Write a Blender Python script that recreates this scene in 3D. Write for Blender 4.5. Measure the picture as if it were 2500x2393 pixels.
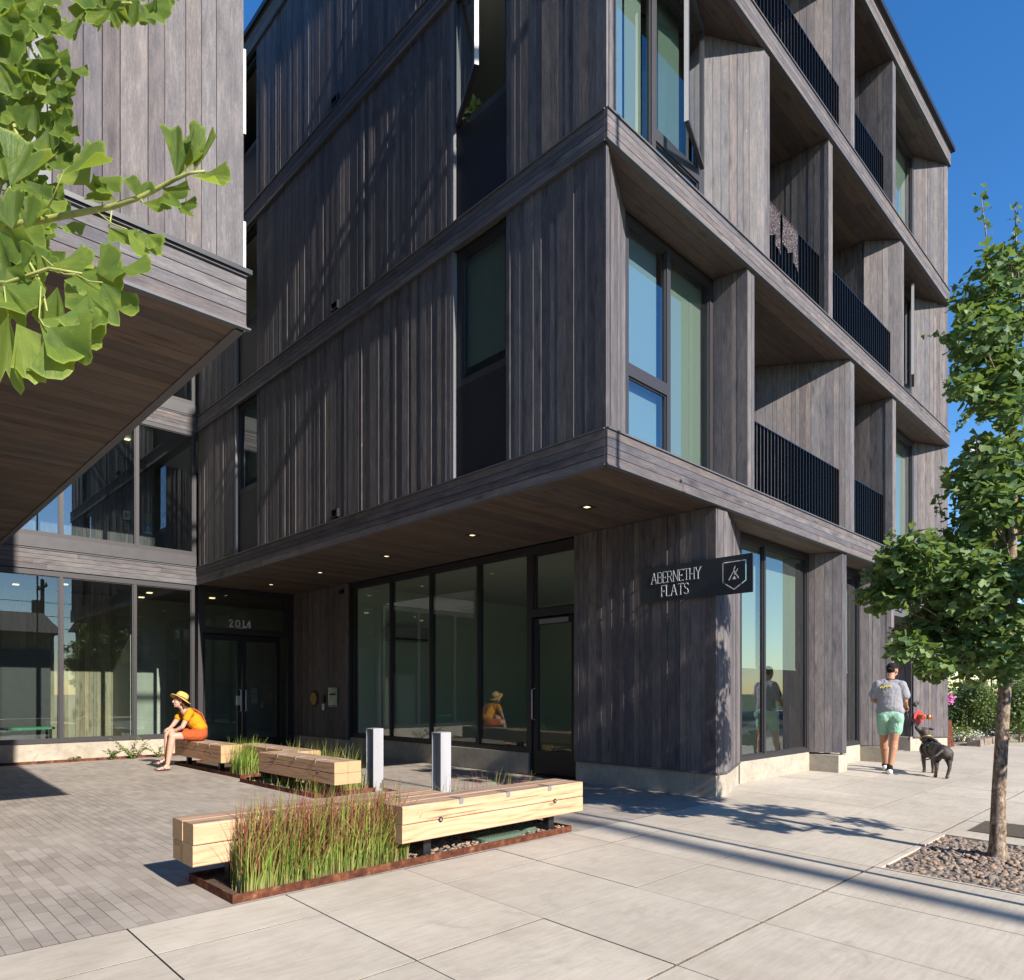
import bpy, math, random
import numpy as np
from mathutils import Vector, Matrix, noise as mnoise
R_=math.radians
for o in list(bpy.data.objects): bpy.data.objects.remove(o)
S=bpy.context.scene
COL=S.collection
# ------------------------------------------------------------------ camera
cam=bpy.data.cameras.new('camera'); camo=bpy.data.objects.new('camera',cam); COL.objects.link(camo)
camo.location=(0,0,1.27); camo.rotation_euler=(R_(90),0,-math.atan2(.6986,.7155))
cam.sensor_fit='HORIZONTAL'; cam.sensor_width=36; cam.lens=1694/2500*36; cam.shift_y=492.5/2500
cam.clip_start=.05; cam.clip_end=2000
S.camera=camo
S.render.resolution_x=1024; S.render.resolution_y=980
S.view_settings.view_transform='Standard'; S.view_settings.look='None'; S.view_settings.exposure=.93; S.view_settings.gamma=1
# ------------------------------------------------------------------ light
SUN=Vector((-.046,-1,.60)).normalized()      # towards the sun
w=bpy.data.worlds.new('World'); S.world=w; w.use_nodes=True
nt=w.node_tree; bg=nt.nodes['Background']; sky=nt.nodes.new('ShaderNodeTexSky')
sky.sky_type='NISHITA'; sky.sun_disc=False; sky.sun_elevation=math.asin(SUN.z); sky.sun_rotation=math.atan2(SUN.x,SUN.y)
sky.air_density=1.0; sky.dust_density=0.1; sky.ozone_density=2.5
hs=nt.nodes.new('ShaderNodeHueSaturation'); hs.inputs['Saturation'].default_value=1.32; hs.inputs['Hue'].default_value=.506; nt.links.new(sky.outputs[0],hs.inputs['Color']); nt.links.new(hs.outputs[0],bg.inputs[0]); bg.inputs[1].default_value=.118
sl=bpy.data.lights.new('sun','SUN'); sl.energy=5.0; sl.angle=R_(.53); sl.color=(1,.925,.83)
so=bpy.data.objects.new('sun',sl); COL.objects.link(so); so.rotation_euler=SUN.to_track_quat('Z','Y').to_euler()
# ------------------------------------------------------------------ image-plane helper (point on the ray at a real depth)
FW=(.6986,.7155); RT=(.7155,-.6986)
def at(px,py,d):
    t=(px-1250)/1694*d
    return Vector((FW[0]*d+RT[0]*t, FW[1]*d+RT[1]*t, 1.27+(1689-py)/1694*d))
# ------------------------------------------------------------------ materials
class NB:
    def __init__(s,name):
        s.m=bpy.data.materials.new(name); s.m.use_nodes=True; s.t=s.m.node_tree; s.t.nodes.clear()
        s.out=s.n('OutputMaterial')
    def n(s,typ,ins=None,**kw):
        nd=s.t.nodes.new('ShaderNode'+typ)
        for k,v in kw.items(): setattr(nd,k,v)
        for k,v in (ins or {}).items(): s.set(nd,k,v)
        return nd
    def set(s,nd,k,v):
        i=nd.inputs[k]
        if isinstance(v,bpy.types.NodeSocket): s.t.links.new(v,i)
        elif isinstance(v,bpy.types.Node): s.t.links.new(v.outputs[0],i)
        else:
            if isinstance(v,(tuple,list)) and len(v)==3 and i.type=='RGBA': v=(*v,1)
            i.default_value=v
    def math(s,op,a,b=0.,c=0.):
        return s.n('Math',{0:a,1:b,2:c},operation=op).outputs[0]
    def noise(s,vec,scale=1,detail=4,rough=.6,dist=0):
        return s.n('TexNoise',{'Vector':vec,'Scale':scale,'Detail':detail,'Roughness':rough,'Distortion':dist}).outputs[0]
    def vmul(s,v,m): return s.n('VectorMath',{0:v,1:m},operation='MULTIPLY').outputs[0]
    def vadd(s,v,m): return s.n('VectorMath',{0:v,1:m},operation='ADD').outputs[0]
    def mix(s,f,a,b,mode='MIX'):
        nd=s.n('Mix',data_type='RGBA',blend_type=mode)
        s.set(nd,0,f); s.set(nd,6,a); s.set(nd,7,b); return nd.outputs[2]
    def ramp(s,f,stops):
        nd=s.n('ValToRGB',{0:f}); e=nd.color_ramp.elements
        while len(e)<len(stops): e.new(.5)
        for k,(p,c) in enumerate(stops):
            e[k].position=p; e[k].color=(*c,1) if len(c)==3 else c
        return nd.outputs[0]
    def attr(s,name): return s.n('Attribute',attribute_name=name)
    def bump(s,h,strength=.3,dist=.01): return s.n('Bump',{'Height':h,'Strength':strength,'Distance':dist}).outputs[0]
    def pbsdf(s,**k):
        d={}
        for a,b in k.items(): d[{'color':'Base Color','rough':'Roughness','metal':'Metallic','normal':'Normal','spec':'Specular IOR Level','emit':'Emission Color','estr':'Emission Strength','sheen':'Sheen Weight','sss':'Subsurface Weight','coat':'Coat Weight'}[a]]=b
        p=s.n('BsdfPrincipled',d); return p
    def done(s,sh):
        s.t.links.new(sh.outputs[0],s.out.inputs[0]); return s.m
def g3(v): return (v,v,v)
def simple(name,col,rough=.6,metal=0,var=.15,scale=30,bump=.1,spec=.5):
    b=NB(name); tc=b.n('TexCoord').outputs['Object']
    n=b.noise(tc,scale,4)
    k=b.n('MapRange',{0:n,1:.3,2:.7,3:1-var,4:1+var}).outputs[0]
    c=b.mix(1,col,b.n('CombineColor',{0:k,1:k,2:k}).outputs[0],'MULTIPLY')
    return b.done(b.pbsdf(color=c,rough=rough,metal=metal,spec=spec,normal=b.bump(n,bump,.003)))
def wood(name,dark,mid,light,lightamt=.5,rough=.75,bumpk=.28):
    b=NB(name); uv=b.attr('uvw').outputs['Vector']; bid=b.attr('bid').outputs['Fac']
    off=b.n('CombineXYZ',{2:b.math('MULTIPLY',bid,91.)}).outputs[0]
    fine=b.noise(b.vadd(b.vmul(uv,(75,6.5,1)),off),1,5,.7)
    mid_=b.noise(b.vadd(b.vmul(uv,(9,2.6,1)),off),1,5,.65)
    wv=b.vadd(b.vmul(uv,(9,.55,1)),off)
    warp=b.noise(b.vadd(b.vmul(uv,(5,1.1,1)),off),1,2,.5)
    ring=b.math('SINE',b.math('MULTIPLY',b.math('ADD',b.n('SeparateXYZ',{0:wv}).outputs[0],b.math('MULTIPLY',warp,5.5)),6.5))
    ring=b.n('MapRange',{0:ring,1:-1,2:1,3:0,4:1}).outputs[0]
    # knots
    vo=b.n('TexVoronoi',{'Vector':b.vadd(b.vmul(uv,(6.5,1.6,1)),off),'Scale':1.,'Randomness':1.})
    kn=b.n('MapRange',{0:vo.outputs['Distance'],1:.05,2:.24,3:1,4:0}).outputs[0]
    blot=b.noise(b.vadd(b.vmul(uv,(4,1.3,1)),off),1,3,.6)
    f=b.math('ADD',b.math('MULTIPLY',fine,.5),b.math('MULTIPLY',mid_,.5))
    gr=b.noise(b.vadd(b.vmul(uv,(210,34,1)),off),1,3,.7)
    f=b.math('ADD',b.math('MULTIPLY',f,.72),b.math('MULTIPLY',gr,.28))
    c=b.ramp(f,[(.33,dark),(.50,mid),(.70,light)])
    c=b.mix(b.math('MULTIPLY',b.math('MULTIPLY',ring,b.n('MapRange',{0:blot,1:.45,2:.65,3:0,4:1}).outputs[0]),lightamt*.55),c,light)
    sc=b.n('MapRange',{0:bid,1:0,2:1,3:.74,4:1.26}).outputs[0]
    c=b.mix(1,c,b.n('CombineColor',{0:sc,1:sc,2:b.math('POWER',sc,.8)}).outputs[0],'MULTIPLY')
    hb=b.math('FRACT',b.math('MULTIPLY',bid,17.3))
    c=b.mix(1,c,b.mix(hb,(1.08,.99,.925),(.95,.985,1.035)),'MULTIPLY')
    c=b.mix(b.math('MULTIPLY',kn,.6),c,tuple(x*.42 for x in dark))
    vo2=b.n('TexVoronoi',{'Vector':b.vadd(b.vmul(uv,(9,2.6,1)),off),'Scale':1.,'Randomness':1.})
    kl=b.n('MapRange',{0:vo2.outputs['Distance'],1:.03,2:.09,3:1,4:0}).outputs[0]
    c=b.mix(b.math('MULTIPLY',b.math('MULTIPLY',kl,b.n('MapRange',{0:blot,1:.5,2:.6,3:0,4:1}).outputs[0]),.5),c,tuple(min(1,x*1.8) for x in light))
    saw=b.noise(b.vadd(b.vmul(uv,(14,160,1)),off),1,2,.5)
    h=b.math('ADD',b.math('MULTIPLY',fine,1.),b.math('ADD',b.math('MULTIPLY',ring,.35),b.math('MULTIPLY',saw,.35)))
    return b.done(b.pbsdf(color=c,rough=rough,spec=.35,normal=b.bump(h,bumpk,.004)))
M={}
M['wood']=wood('charcoal_cedar',(.048,.046,.051),(.101,.093,.096),(.208,.181,.170))
M['woodlb']=M['wood']
M['soffit']=wood('soffit_cedar',(.056,.044,.037),(.090,.069,.057),(.14,.108,.088),rough=.7,bumpk=.25)
M['lobbywood']=wood('lobby_cedar',(.15,.125,.095),(.25,.21,.155),(.38,.31,.22),bumpk=.2)
def benchwood():
    b=NB('fir_timber'); uv=b.attr('uvw').outputs['Vector']; bid=b.attr('bid').outputs['Fac']
    off=b.n('CombineXYZ',{2:b.math('MULTIPLY',bid,77.)}).outputs[0]
    fine=b.noise(b.vadd(b.vmul(uv,(95,3,1)),off),1,5,.6)
    warp=b.noise(b.vadd(b.vmul(uv,(4,.8,1)),off),1,2,.5)
    ring=b.math('SINE',b.math('MULTIPLY',b.math('ADD',b.n('SeparateXYZ',{0:b.vmul(uv,(12,.3,1))}).outputs[0],b.math('MULTIPLY',warp,4)),9.))
    ring=b.n('MapRange',{0:ring,1:-1,2:1,3:0,4:1}).outputs[0]
    c=b.ramp(b.math('ADD',b.math('MULTIPLY',fine,.7),b.math('MULTIPLY',ring,.3)),[(.2,(.45,.255,.14)),(.5,(.57,.34,.20)),(.85,(.65,.41,.26))])
    chk=b.n('MapRange',{0:b.noise(b.vadd(b.vmul(uv,(60,1.1,1)),off),1,3,.5),1:.625,2:.665,3:0,4:1}).outputs[0]
    dirt=b.n('MapRange',{0:b.noise(b.vadd(b.vmul(uv,(5,2.2,1)),off),1,5,.7),1:.5,2:.75,3:0,4:.55}).outputs[0]
    c=b.mix(dirt,c,(.34,.19,.10))
    kv=b.n('TexVoronoi',{'Vector':b.vadd(b.vmul(uv,(7,2.0,1)),off),'Scale':1.}); c=b.mix(b.n('MapRange',{0:kv.outputs['Distance'],1:.04,2:.13,3:.75,4:0}).outputs[0],c,(.20,.09,.04))
    c=b.mix(b.math('MULTIPLY',chk,.7),c,(.12,.06,.03))
    # weathered grey on the upward face
    geo=b.n('NewGeometry').outputs['Normal']; up=b.n('SeparateXYZ',{0:geo}).outputs[2]
    wz=b.noise(b.vadd(b.vmul(uv,(16,1.5,1)),off),1,4,.6)
    wf=b.math('MULTIPLY',b.n('MapRange',{0:up,1:.6,2:.95,3:0,4:1}).outputs[0],b.n('MapRange',{0:wz,1:.35,2:.6,3:.35,4:1}).outputs[0])
    c=b.mix(wf,c,b.ramp(fine,[(.35,(.15,.11,.085)),(.65,(.36,.27,.20))]))
    return b.done(b.pbsdf(color=c,rough=.65,spec=.3,normal=b.bump(b.math('ADD',fine,b.math('MULTIPLY',chk,-1.)),.35,.003)))
M['timber']=benchwood()
def endgrain():
    b=NB('fir_end_grain'); uv=b.attr('uvw').outputs['Vector']; bid=b.attr('bid').outputs['Fac']
    d=b.vadd(uv,b.n('CombineXYZ',{0:b.math('MULTIPLY',b.math('SUBTRACT',bid,.5),.16),1:b.math('MULTIPLY',bid,-.07)}).outputs[0])
    r=b.n('VectorMath',{0:d},operation='LENGTH').outputs['Value']
    ring=b.math('SINE',b.math('MULTIPLY',b.math('ADD',r,b.math('MULTIPLY',b.noise(uv,25,2),.012)),900.))
    c=b.mix(b.n('MapRange',{0:ring,1:-1,2:1,3:0,4:.5}).outputs[0],(.48,.32,.17),(.33,.19,.09))
    ck=b.n('TexWave',{'Vector':uv,'Scale':3.,'Distortion':9.,'Detail':3.},wave_type='RINGS')
    ang=b.noise(b.vmul(b.n('VectorMath',{0:d},operation='NORMALIZE').outputs[0],g3(3.2)),1.5,2)
    cr=b.n('MapRange',{0:ang,1:.66,2:.69,3:0,4:1}).outputs[0]
    c=b.mix(b.math('MULTIPLY',cr,.6),c,(.12,.07,.04))
    c=b.mix(b.n('MapRange',{0:b.noise(uv,9,3),1:.45,2:.7,3:0,4:.5}).outputs[0],c,(.30,.24,.17))
    return b.done(b.pbsdf(color=c,rough=.8,spec=.2))
M['endgrain']=endgrain()
def concrete(name,c0,c1,joint=False,scale=1.,bump=.15,spots=.5):
    b=NB(name); tc=b.n('TexCoord').outputs['Object']
    big=b.noise(tc,.9*scale,5,.6); med=b.noise(tc,5*scale,5,.65); fin=b.noise(tc,160*scale,3,.7)
    f=b.math('ADD',b.math('MULTIPLY',big,.55),b.math('ADD',b.math('MULTIPLY',med,.3),b.math('MULTIPLY',fin,.15)))
    c=b.ramp(f,[(.38,c0),(.62,c1)])
    bid=b.attr('bid').outputs['Fac']; sc=b.n('MapRange',{0:bid,1:0,2:1,3:.93,4:1.05}).outputs[0]
    c=b.mix(1,c,b.n('CombineColor',{0:sc,1:sc,2:sc}).outputs[0],'MULTIPLY')
    st=b.n('MapRange',{0:b.noise(b.vmul(tc,(1,1,1)),2.3*scale,6,.75,1.),1:.56,2:.72,3:0,4:spots}).outputs[0]
    c=b.mix(st,c,tuple(x*.72 for x in c0))
    br=b.n('MapRange',{0:b.noise(b.vmul(tc,(3,26,26)),1.4*scale,5,.75),1:.42,2:.66,3:0,4:.30}).outputs[0]
    c=b.mix(br,c,tuple(x*.62 for x in c0))
    gv=b.n('TexVoronoi',{'Vector':tc,'Scale':2.6}); gs=b.n('MapRange',{0:gv.outputs['Distance'],1:.012,2:.03,3:.6,4:0}).outputs[0]
    c=b.mix(gs,c,tuple(x*.35 for x in c0))
    sp=b.n('MapRange',{0:fin,1:.66,2:.74,3:0,4:.5}).outputs[0]
    c=b.mix(sp,c,tuple(x*.5 for x in c0))
    h=b.math('ADD',med,fin)
    return b.done(b.pbsdf(color=c,rough=.85,spec=.25,normal=b.bump(h,bump,.004)))
M['slab']=concrete('sidewalk_concrete',(.375,.330,.268),(.485,.435,.362))
M['foundation']=concrete('foundation_concrete',(.30,.265,.21),(.47,.42,.34),scale=2.2,spots=.7,bump=.3)
M['joint']=simple('joint_sand',(.13,.105,.08),.95,var=.5,scale=80,bump=.4)
def pavers():
    b=NB('concrete_pavers'); tc=b.n('TexCoord').outputs['Object']
    sx=b.n('SeparateXYZ',{0:tc}); v=b.n('CombineXYZ',{0:sx.outputs[1],1:sx.outputs[0]}).outputs[0]
    wob=b.noise(tc,7,2); v=b.vadd(v,b.n('CombineXYZ',{0:b.math('MULTIPLY',wob,.004),1:b.math('MULTIPLY',b.noise(tc,9,2),.004)}).outputs[0])
    br=b.n('TexBrick',{'Vector':v,'Color1':(.0,.0,.0),'Color2':(1,1,1),'Mortar':(.5,.5,.5),'Scale':1.,'Mortar Size':.0022,'Mortar Smooth':.15,'Bias':0.,'Brick Width':.226,'Row Height':.0742},offset=.5,offset_frequency=2)
    fin=b.noise(tc,130,3,.7); big=b.noise(tc,.8,4); med=b.noise(tc,6,5)
    sep=b.n('SeparateColor',{0:br.outputs[0]}).outputs[0]
    c=b.ramp(sep,[(0,(.255,.222,.190)),(.35,(.290,.254,.218)),(.75,(.312,.274,.236)),(1,(.335,.298,.262))])
    k=b.n('MapRange',{0:b.math('ADD',b.math('MULTIPLY',big,.6),b.math('MULTIPLY',med,.4)),1:.35,2:.65,3:.85,4:1.15}).outputs[0]
    c=b.mix(1,c,b.n('CombineColor',{0:k,1:k,2:k}).outputs[0],'MULTIPLY')
    eff=b.n('MapRange',{0:b.noise(b.vmul(tc,(5,1.6,1)),1.2,6,.7),1:.55,2:.72,3:0,4:.5}).outputs[0]
    c=b.mix(eff,c,(.38,.36,.34))
    c=b.mix(br.outputs[1],c,b.mix(b.n('MapRange',{0:big,1:.42,2:.6,3:0,4:1}).outputs[0],(.085,.075,.062),(.31,.27,.215)))
    h=b.math('ADD',b.math('MULTIPLY',br.outputs[1],-1.5),b.math('MULTIPLY',fin,.4))
    h=b.math('ADD',h,b.math('MULTIPLY',sep,.35))
    return b.done(b.pbsdf(color=c,rough=.8,spec=.3,normal=b.bump(h,.6,.004)))
M['pavers']=pavers()
def glass(name,tint,ior=1.75,rough=0.):
    b=NB(name); ge=b.n('NewGeometry'); cs=b.math('ABSOLUTE',b.n('VectorMath',{0:ge.outputs['Normal'],1:ge.outputs['Incoming']},operation='DOT_PRODUCT').outputs['Value'])
    f0=((ior-1)/(ior+1))**2; fr=b.n('Math',{0:b.math('POWER',b.math('SUBTRACT',1.,cs),4.5),1:1-f0,2:f0},operation='MULTIPLY_ADD')
    tr=b.n('BsdfTransparent',{0:tint}); gl=b.n('BsdfGlossy',{'Color':(.92,.97,1.),'Roughness':rough})
    wv=b.noise(b.n('TexCoord').outputs['Object'],.7,1)
    b.set(gl,'Normal',b.bump(wv,.004,.02)); b.t.links.new(fr.outputs[0],b.out.inputs[0]) if False else None
    mx=b.n('MixShader',{0:fr.outputs[0]}); b.t.links.new(tr.outputs[0],mx.inputs[1]); b.t.links.new(gl.outputs[0],mx.inputs[2])
    return b.done(mx)
M['glass']=glass('window_glass',(.74,.84,.82),2.7)
M['glassdark']=glass('storefront_glass',(.74,.84,.78),2.1)
M['sill']=simple('dark_sill_metal',(.042,.040,.045),.5,0,.15,6,.03)
M['frame']=simple('bronze_frame',(.026,.024,.027),.5,0,.08,20,.02)
M['flash']=simple('dark_flashing',(.085,.085,.092),.6,0,.1,20,.03)
M['gap']=simple('dark_gap',(.012,.011,.012),.9,0,.1,20,0)
M['trim']=simple('grey_trim',(.15,.15,.155),.65,0,.08,20,.03)
M['panel']=simple('black_panel',(.010,.010,.013),.7,0,.1,15,.03)
M['black']=simple('black_paint',(.016,.017,.02),.4,.2,.1,20,.03)
M['rail']=simple('railing_steel',(.022,.024,.028),.32,.6,.1,20,.03)
M['galv']=simple('galvanised_steel',(.55,.57,.60),.35,.8,.12,40,.1)
M['bollard']=simple('pale_bollard_paint',(.33,.333,.35),.7,0,.02,5,0)
def corten():
    b=NB('weathering_steel'); tc=b.n('TexCoord').outputs['Object']
    n=b.noise(tc,12,6,.7); f=b.noise(tc,120,3)
    c=b.ramp(n,[(.35,(.040,.014,.009)),(.5,(.095,.032,.016)),(.62,(.16,.062,.03)),(.78,(.30,.19,.12))])
    return b.done(b.pbsdf(color=c,rough=.85,spec=.2,normal=b.bump(b.math('ADD',n,f),.4,.003)))
M['corten']=corten()
M['soil']=simple('soil',(.075,.050,.032),.95,0,.5,60,.8)
M['litter']=simple('dry_needles',(.22,.11,.05),.95,0,.6,90,.9)
M['asphalt']=simple('asphalt',(.05,.05,.052),.9,0,.2,200,.3)
M['lawn']=simple('lawn',(.07,.10,.03),.95,0,.5,40,.8)
M['intwall']=simple('interior_wall',(.55,.60,.52),.9,0,.03,3,0)
M['intdark']=simple('interior_dark',(.30,.30,.27),.9,0,.1,3,0)
M['intfloor']=simple('interior_floor',(.20,.19,.17),.4,0,.1,3,.02)
M['ceil']=simple('interior_ceiling',(.55,.53,.48),.9,0,.03,3,0)
def fabric(name,col,tr=.35):
    b=NB(name); tc=b.n('TexCoord').outputs['Object']
    n=b.noise(b.vmul(tc,(1,1,.4)),240,2)
    c=b.mix(b.math('MULTIPLY',n,.25),col,tuple(x*.7 for x in col))
    d=b.n('BsdfDiffuse',{0:c}); t=b.n('BsdfTranslucent',{0:c}); mx=b.n('MixShader',{0:tr})
    b.t.links.new(d.outputs[0],mx.inputs[1]); b.t.links.new(t.outputs[0],mx.inputs[2]); return b.done(mx)
M['shade']=fabric('roller_shade',(.33,.37,.30))
M['shadesky']=fabric('sky_reflection_shade',(.30,.40,.47)); M['curtain']=fabric('curtain',(.62,.60,.52),.4)  # pale blue puts the sky reflected in the panes into the fabric colour
def lit(name,col,s):
    b=NB(name); return b.done(b.n('Emission',{0:col,1:s}))
M['lamp']=lit('lamp_lens',(1,.78,.45),1.1)
def leafmat(name,c0,c1,c2,tr=.38,veins=True):
    b=NB(name); bid=b.attr('bid').outputs['Fac']; uv=b.attr('uvw').outputs['Vector']
    s=b.n('SeparateXYZ',{0:uv})
    c=b.ramp(bid,[(0,c0),(.55,c1),(1,c2)])
    vn=b.noise(b.vmul(uv,(60,2.5,1)),1,2)
    c=b.mix(b.math('MULTIPLY',vn,.5),c,tuple(x*.6 for x in c0))
    bl=b.n('MapRange',{0:b.noise(b.n('TexCoord').outputs['Object'],38,4,.7),1:.5,2:.75,3:0,4:.5}).outputs[0]
    c=b.mix(bl,c,(c2[0]*1.15,c2[1]*.95,c2[2]*.7))
    edge=b.n('MapRange',{0:s.outputs[1],1:.93,2:1.,3:0,4:.45}).outputs[0]
    c=b.mix(edge,c,tuple(min(1,x*1.5) for x in c2))
    p=b.pbsdf(color=c,rough=.42,spec=.35,normal=b.bump(vn,.55,.003))
    t=b.n('BsdfTranslucent',{0:b.mix(.5,c,(c2[0]*1.6,c2[1]*1.5,c2[2]*.6))}); mx=b.n('MixShader',{0:tr})
    b.t.links.new(p.outputs[0],mx.inputs[1]); b.t.links.new(t.outputs[0],mx.inputs[2]); return b.done(mx)
M['leaf']=leafmat('ginkgo_leaf',(.046,.112,.042),(.092,.178,.060),(.23,.33,.11),.33)
M['leafnear']=leafmat('near_ginkgo_leaf',(.075,.145,.028),(.155,.245,.045),(.31,.40,.07),.48)
M['shrub']=leafmat('shrub_leaf',(.04,.08,.025),(.09,.15,.04),(.20,.27,.09),.3)
M['shrubred']=leafmat('plum_leaf',(.045,.015,.018),(.09,.03,.03),(.20,.10,.06),.3)
M['white_fl']=simple('white_flower',(.62,.62,.50),.8,0,.2,60,.2)
M['pink_fl']=simple('pink_flower',(.62,.16,.42),.8,0,.2,60,.2)
def grassmat():
    b=NB('blood_grass'); uv=b.attr('uvw').outputs['Vector']; bid=b.attr('bid').outputs['Fac']
    v=b.n('SeparateXYZ',{0:uv}).outputs[1]
    g=b.ramp(bid,[(0,(.10,.20,.03)),(.5,(.22,.34,.05)),(1,(.36,.44,.10))])
    rd=b.ramp(bid,[(0,(.22,.02,.03)),(.5,(.30,.06,.06)),(1,(.36,.20,.10))])
    red=b.attr('red').outputs['Fac']
    f=b.n('MapRange',{0:b.math('ADD',v,b.math('MULTIPLY',bid,.15)),1:.36,2:.85,3:0,4:1}).outputs[0]
    c=b.mix(b.math('MINIMUM',b.math('MULTIPLY',f,red),1.),g,rd)
    base=b.n('MapRange',{0:b.math('ADD',v,b.math('MULTIPLY',bid,-.2)),1:-.05,2:.25,3:1,4:0}).outputs[0]
    c=b.mix(b.math('MULTIPLY',base,.8),c,(.36,.27,.13))
    p=b.pbsdf(color=c,rough=.5,spec=.3); t=b.n('BsdfTranslucent',{0:c}); mx=b.n('MixShader',{0:.35})
    b.t.links.new(p.outputs[0],mx.inputs[1]); b.t.links.new(t.outputs[0],mx.inputs[2]); return b.done(mx)
M['grass']=grassmat()
def bark():
    b=NB('ginkgo_bark'); tc=b.n('TexCoord').outputs['Object']
    n=b.noise(b.vmul(tc,(16,16,9)),2.2,6,.75); f=b.noise(tc,90,3)
    z=b.n('SeparateXYZ',{0:tc}).outputs[2]
    c=b.ramp(n,[(.38,(.07,.05,.035)),(.52,(.24,.175,.125)),(.64,(.44,.36,.29))])
    return b.done(b.pbsdf(color=c,rough=.9,spec=.2,normal=b.bump(b.math('ADD',n,b.math('MULTIPLY',f,.4)),.7,.006)))
M['bark']=bark()
M['twig']=simple('green_twig',(.30,.32,.09),.6,0,.2,60,.2)
def pebble():
    b=NB('river_pebbles'); bid=b.attr('bid').outputs['Fac']; tc=b.n('TexCoord').outputs['Object']
    c=b.ramp(bid,[(0,(.075,.068,.066)),(.3,(.15,.125,.11)),(.5,(.26,.165,.105)),(.75,(.19,.165,.145)),(1,(.38,.23,.13))])
    n=b.noise(tc,70,4)
    c=b.mix(b.math('MULTIPLY',n,.35),c,(.30,.26,.22))
    return b.done(b.pbsdf(color=c,rough=.7,spec=.35,normal=b.bump(n,.2,.003)))
M['pebble']=pebble()
# ------------------------------------------------------------------ mesh builder
class MB:
    def __init__(s): s.v=[]; s.f=[]; s.uv=[]; s.bid=[]; s.mi=[]; s.red=[]; s.smooth=False
    def face(s,pts,uv=None,bid=.5,mi=0,red=0.):
        k=len(s.v); s.v+= [tuple(p) for p in pts]; s.f.append(tuple(range(k,k+len(pts))))
        s.uv+= uv if uv else [(0,0)]*len(pts); s.bid.append(bid); s.mi.append(mi); s.red.append(red)
    def idx(s,vs,fs,bid=.5,mi=0,uvs=None):
        k=len(s.v); s.v+=[tuple(p) for p in vs]
        for f in fs:
            s.f.append(tuple(k+i for i in f)); s.bid.append(bid); s.mi.append(mi); s.red.append(0.)
            s.uv+=[(uvs[i] if uvs else (0,0)) for i in f]
    def hexa(s,P,bid=.5,mi=0,uvf=None,endmi=None,skip=()):
        # P: 8 corners ordered a0d0z0,a1d0z0,a1d1z0,a0d1z0, then same with z1
        fs=[(0,1,5,4),(1,2,6,5),(2,3,7,6),(3,0,4,7),(4,5,6,7),(3,2,1,0)]
        for q,f in enumerate(fs):
            if q in skip: continue
            pts=[P[i] for i in f]
            if uvf: uv=uvf(q,pts)
            else:
                e=(Vector(pts[1])-Vector(pts[0])).length; h=(Vector(pts[3])-Vector(pts[0])).length
                uv=[(0,0),(e,0),(e,h),(0,h)]
            s.face(pts,uv,bid,(endmi if endmi is not None and q in(1,3) else mi))
    def box(s,x0,x1,y0,y1,z0,z1,bid=.5,mi=0):
        if x0>x1:x0,x1=x1,x0
        if y0>y1:y0,y1=y1,y0
        s.hexa([(x0,y0,z0),(x1,y0,z0),(x1,y1,z0),(x0,y1,z0),(x0,y0,z1),(x1,y0,z1),(x1,y1,z1),(x0,y1,z1)],bid,mi)
    def tube(s,pts,rad,n=8,bid=.5,mi=0,cap=True):
        pts=[Vector(p) for p in pts]; rad=rad if isinstance(rad,(list,tuple)) else [rad]*len(pts)
        vs=[]; up=None
        for i,p in enumerate(pts):
            d=(pts[min(i+1,len(pts)-1)]-pts[max(i-1,0)]).normalized()
            if up is None: up=Vector((0,0,1)) if abs(d.z)<.9 else Vector((1,0,0))
            a=d.cross(up).normalized(); b_=a.cross(d).normalized(); up=b_
            for k in range(n):
                t=2*math.pi*k/n; vs.append(p+(a*math.cos(t)+b_*math.sin(t))*rad[i])
        fs=[]
        for i in range(len(pts)-1):
            for k in range(n):
                k2=(k+1)%n; fs.append((i*n+k,i*n+k2,(i+1)*n+k2,(i+1)*n+k))
        if cap: fs.append(tuple(range(n))[::-1]); fs.append(tuple((len(pts)-1)*n+k for k in range(n)))
        s.idx(vs,fs,bid,mi)
    def disc(s,c,nrm,r,th=.01,n=24,mi=0,bid=.5):
        nrm=Vector(nrm).normalized(); c=Vector(c); s.tube([c,c+nrm*th],[r,r],n,bid,mi)
    def build(s,name,mats,parent=None,smooth=False,props=None):
        if not s.v: return None
        off=Vector((0,0,0)); q=parent
        while q is not None: off+=q.location; q=q.parent
        me=bpy.data.meshes.new(name)
        V=np.array(s.v,dtype=np.float64)-np.array(off)
        me.from_pydata(V.tolist(),[],s.f)
        if mats in('wood','soffit','lobbywood'): mats=[mats,'gap']
        if not isinstance(mats,(list,tuple)): mats=[mats]
        for m in mats: me.materials.append(M[m] if isinstance(m,str) else m)
        nf=len(s.f)
        me.polygons.foreach_set('material_index',s.mi)
        if smooth: me.polygons.foreach_set('use_smooth',[True]*nf)
        a=me.attributes.new('uvw','FLOAT_VECTOR','CORNER')
        U=np.zeros((len(s.uv),3)); U[:,:2]=np.array(s.uv); a.data.foreach_set('vector',U.ravel())
        a=me.attributes.new('bid','FLOAT','FACE'); a.data.foreach_set('value',s.bid)
        if any(s.red):
            a=me.attributes.new('red','FLOAT','FACE'); a.data.foreach_set('value',s.red)
        me.update()
        o=bpy.data.objects.new(name,me); COL.objects.link(o)
        if parent: o.parent=parent
        if props:
            for k,v in props.items(): o[k]=v
        return o
def thing(name,label,cat,loc=(0,0,0),group=None,kind=None):
    o=bpy.data.objects.new(name,None); COL.objects.link(o); o.location=loc; o.empty_display_size=.2
    o['label']=label; o['category']=cat
    if group: o['group']=group
    if kind: o['kind']=kind
    return o
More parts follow.
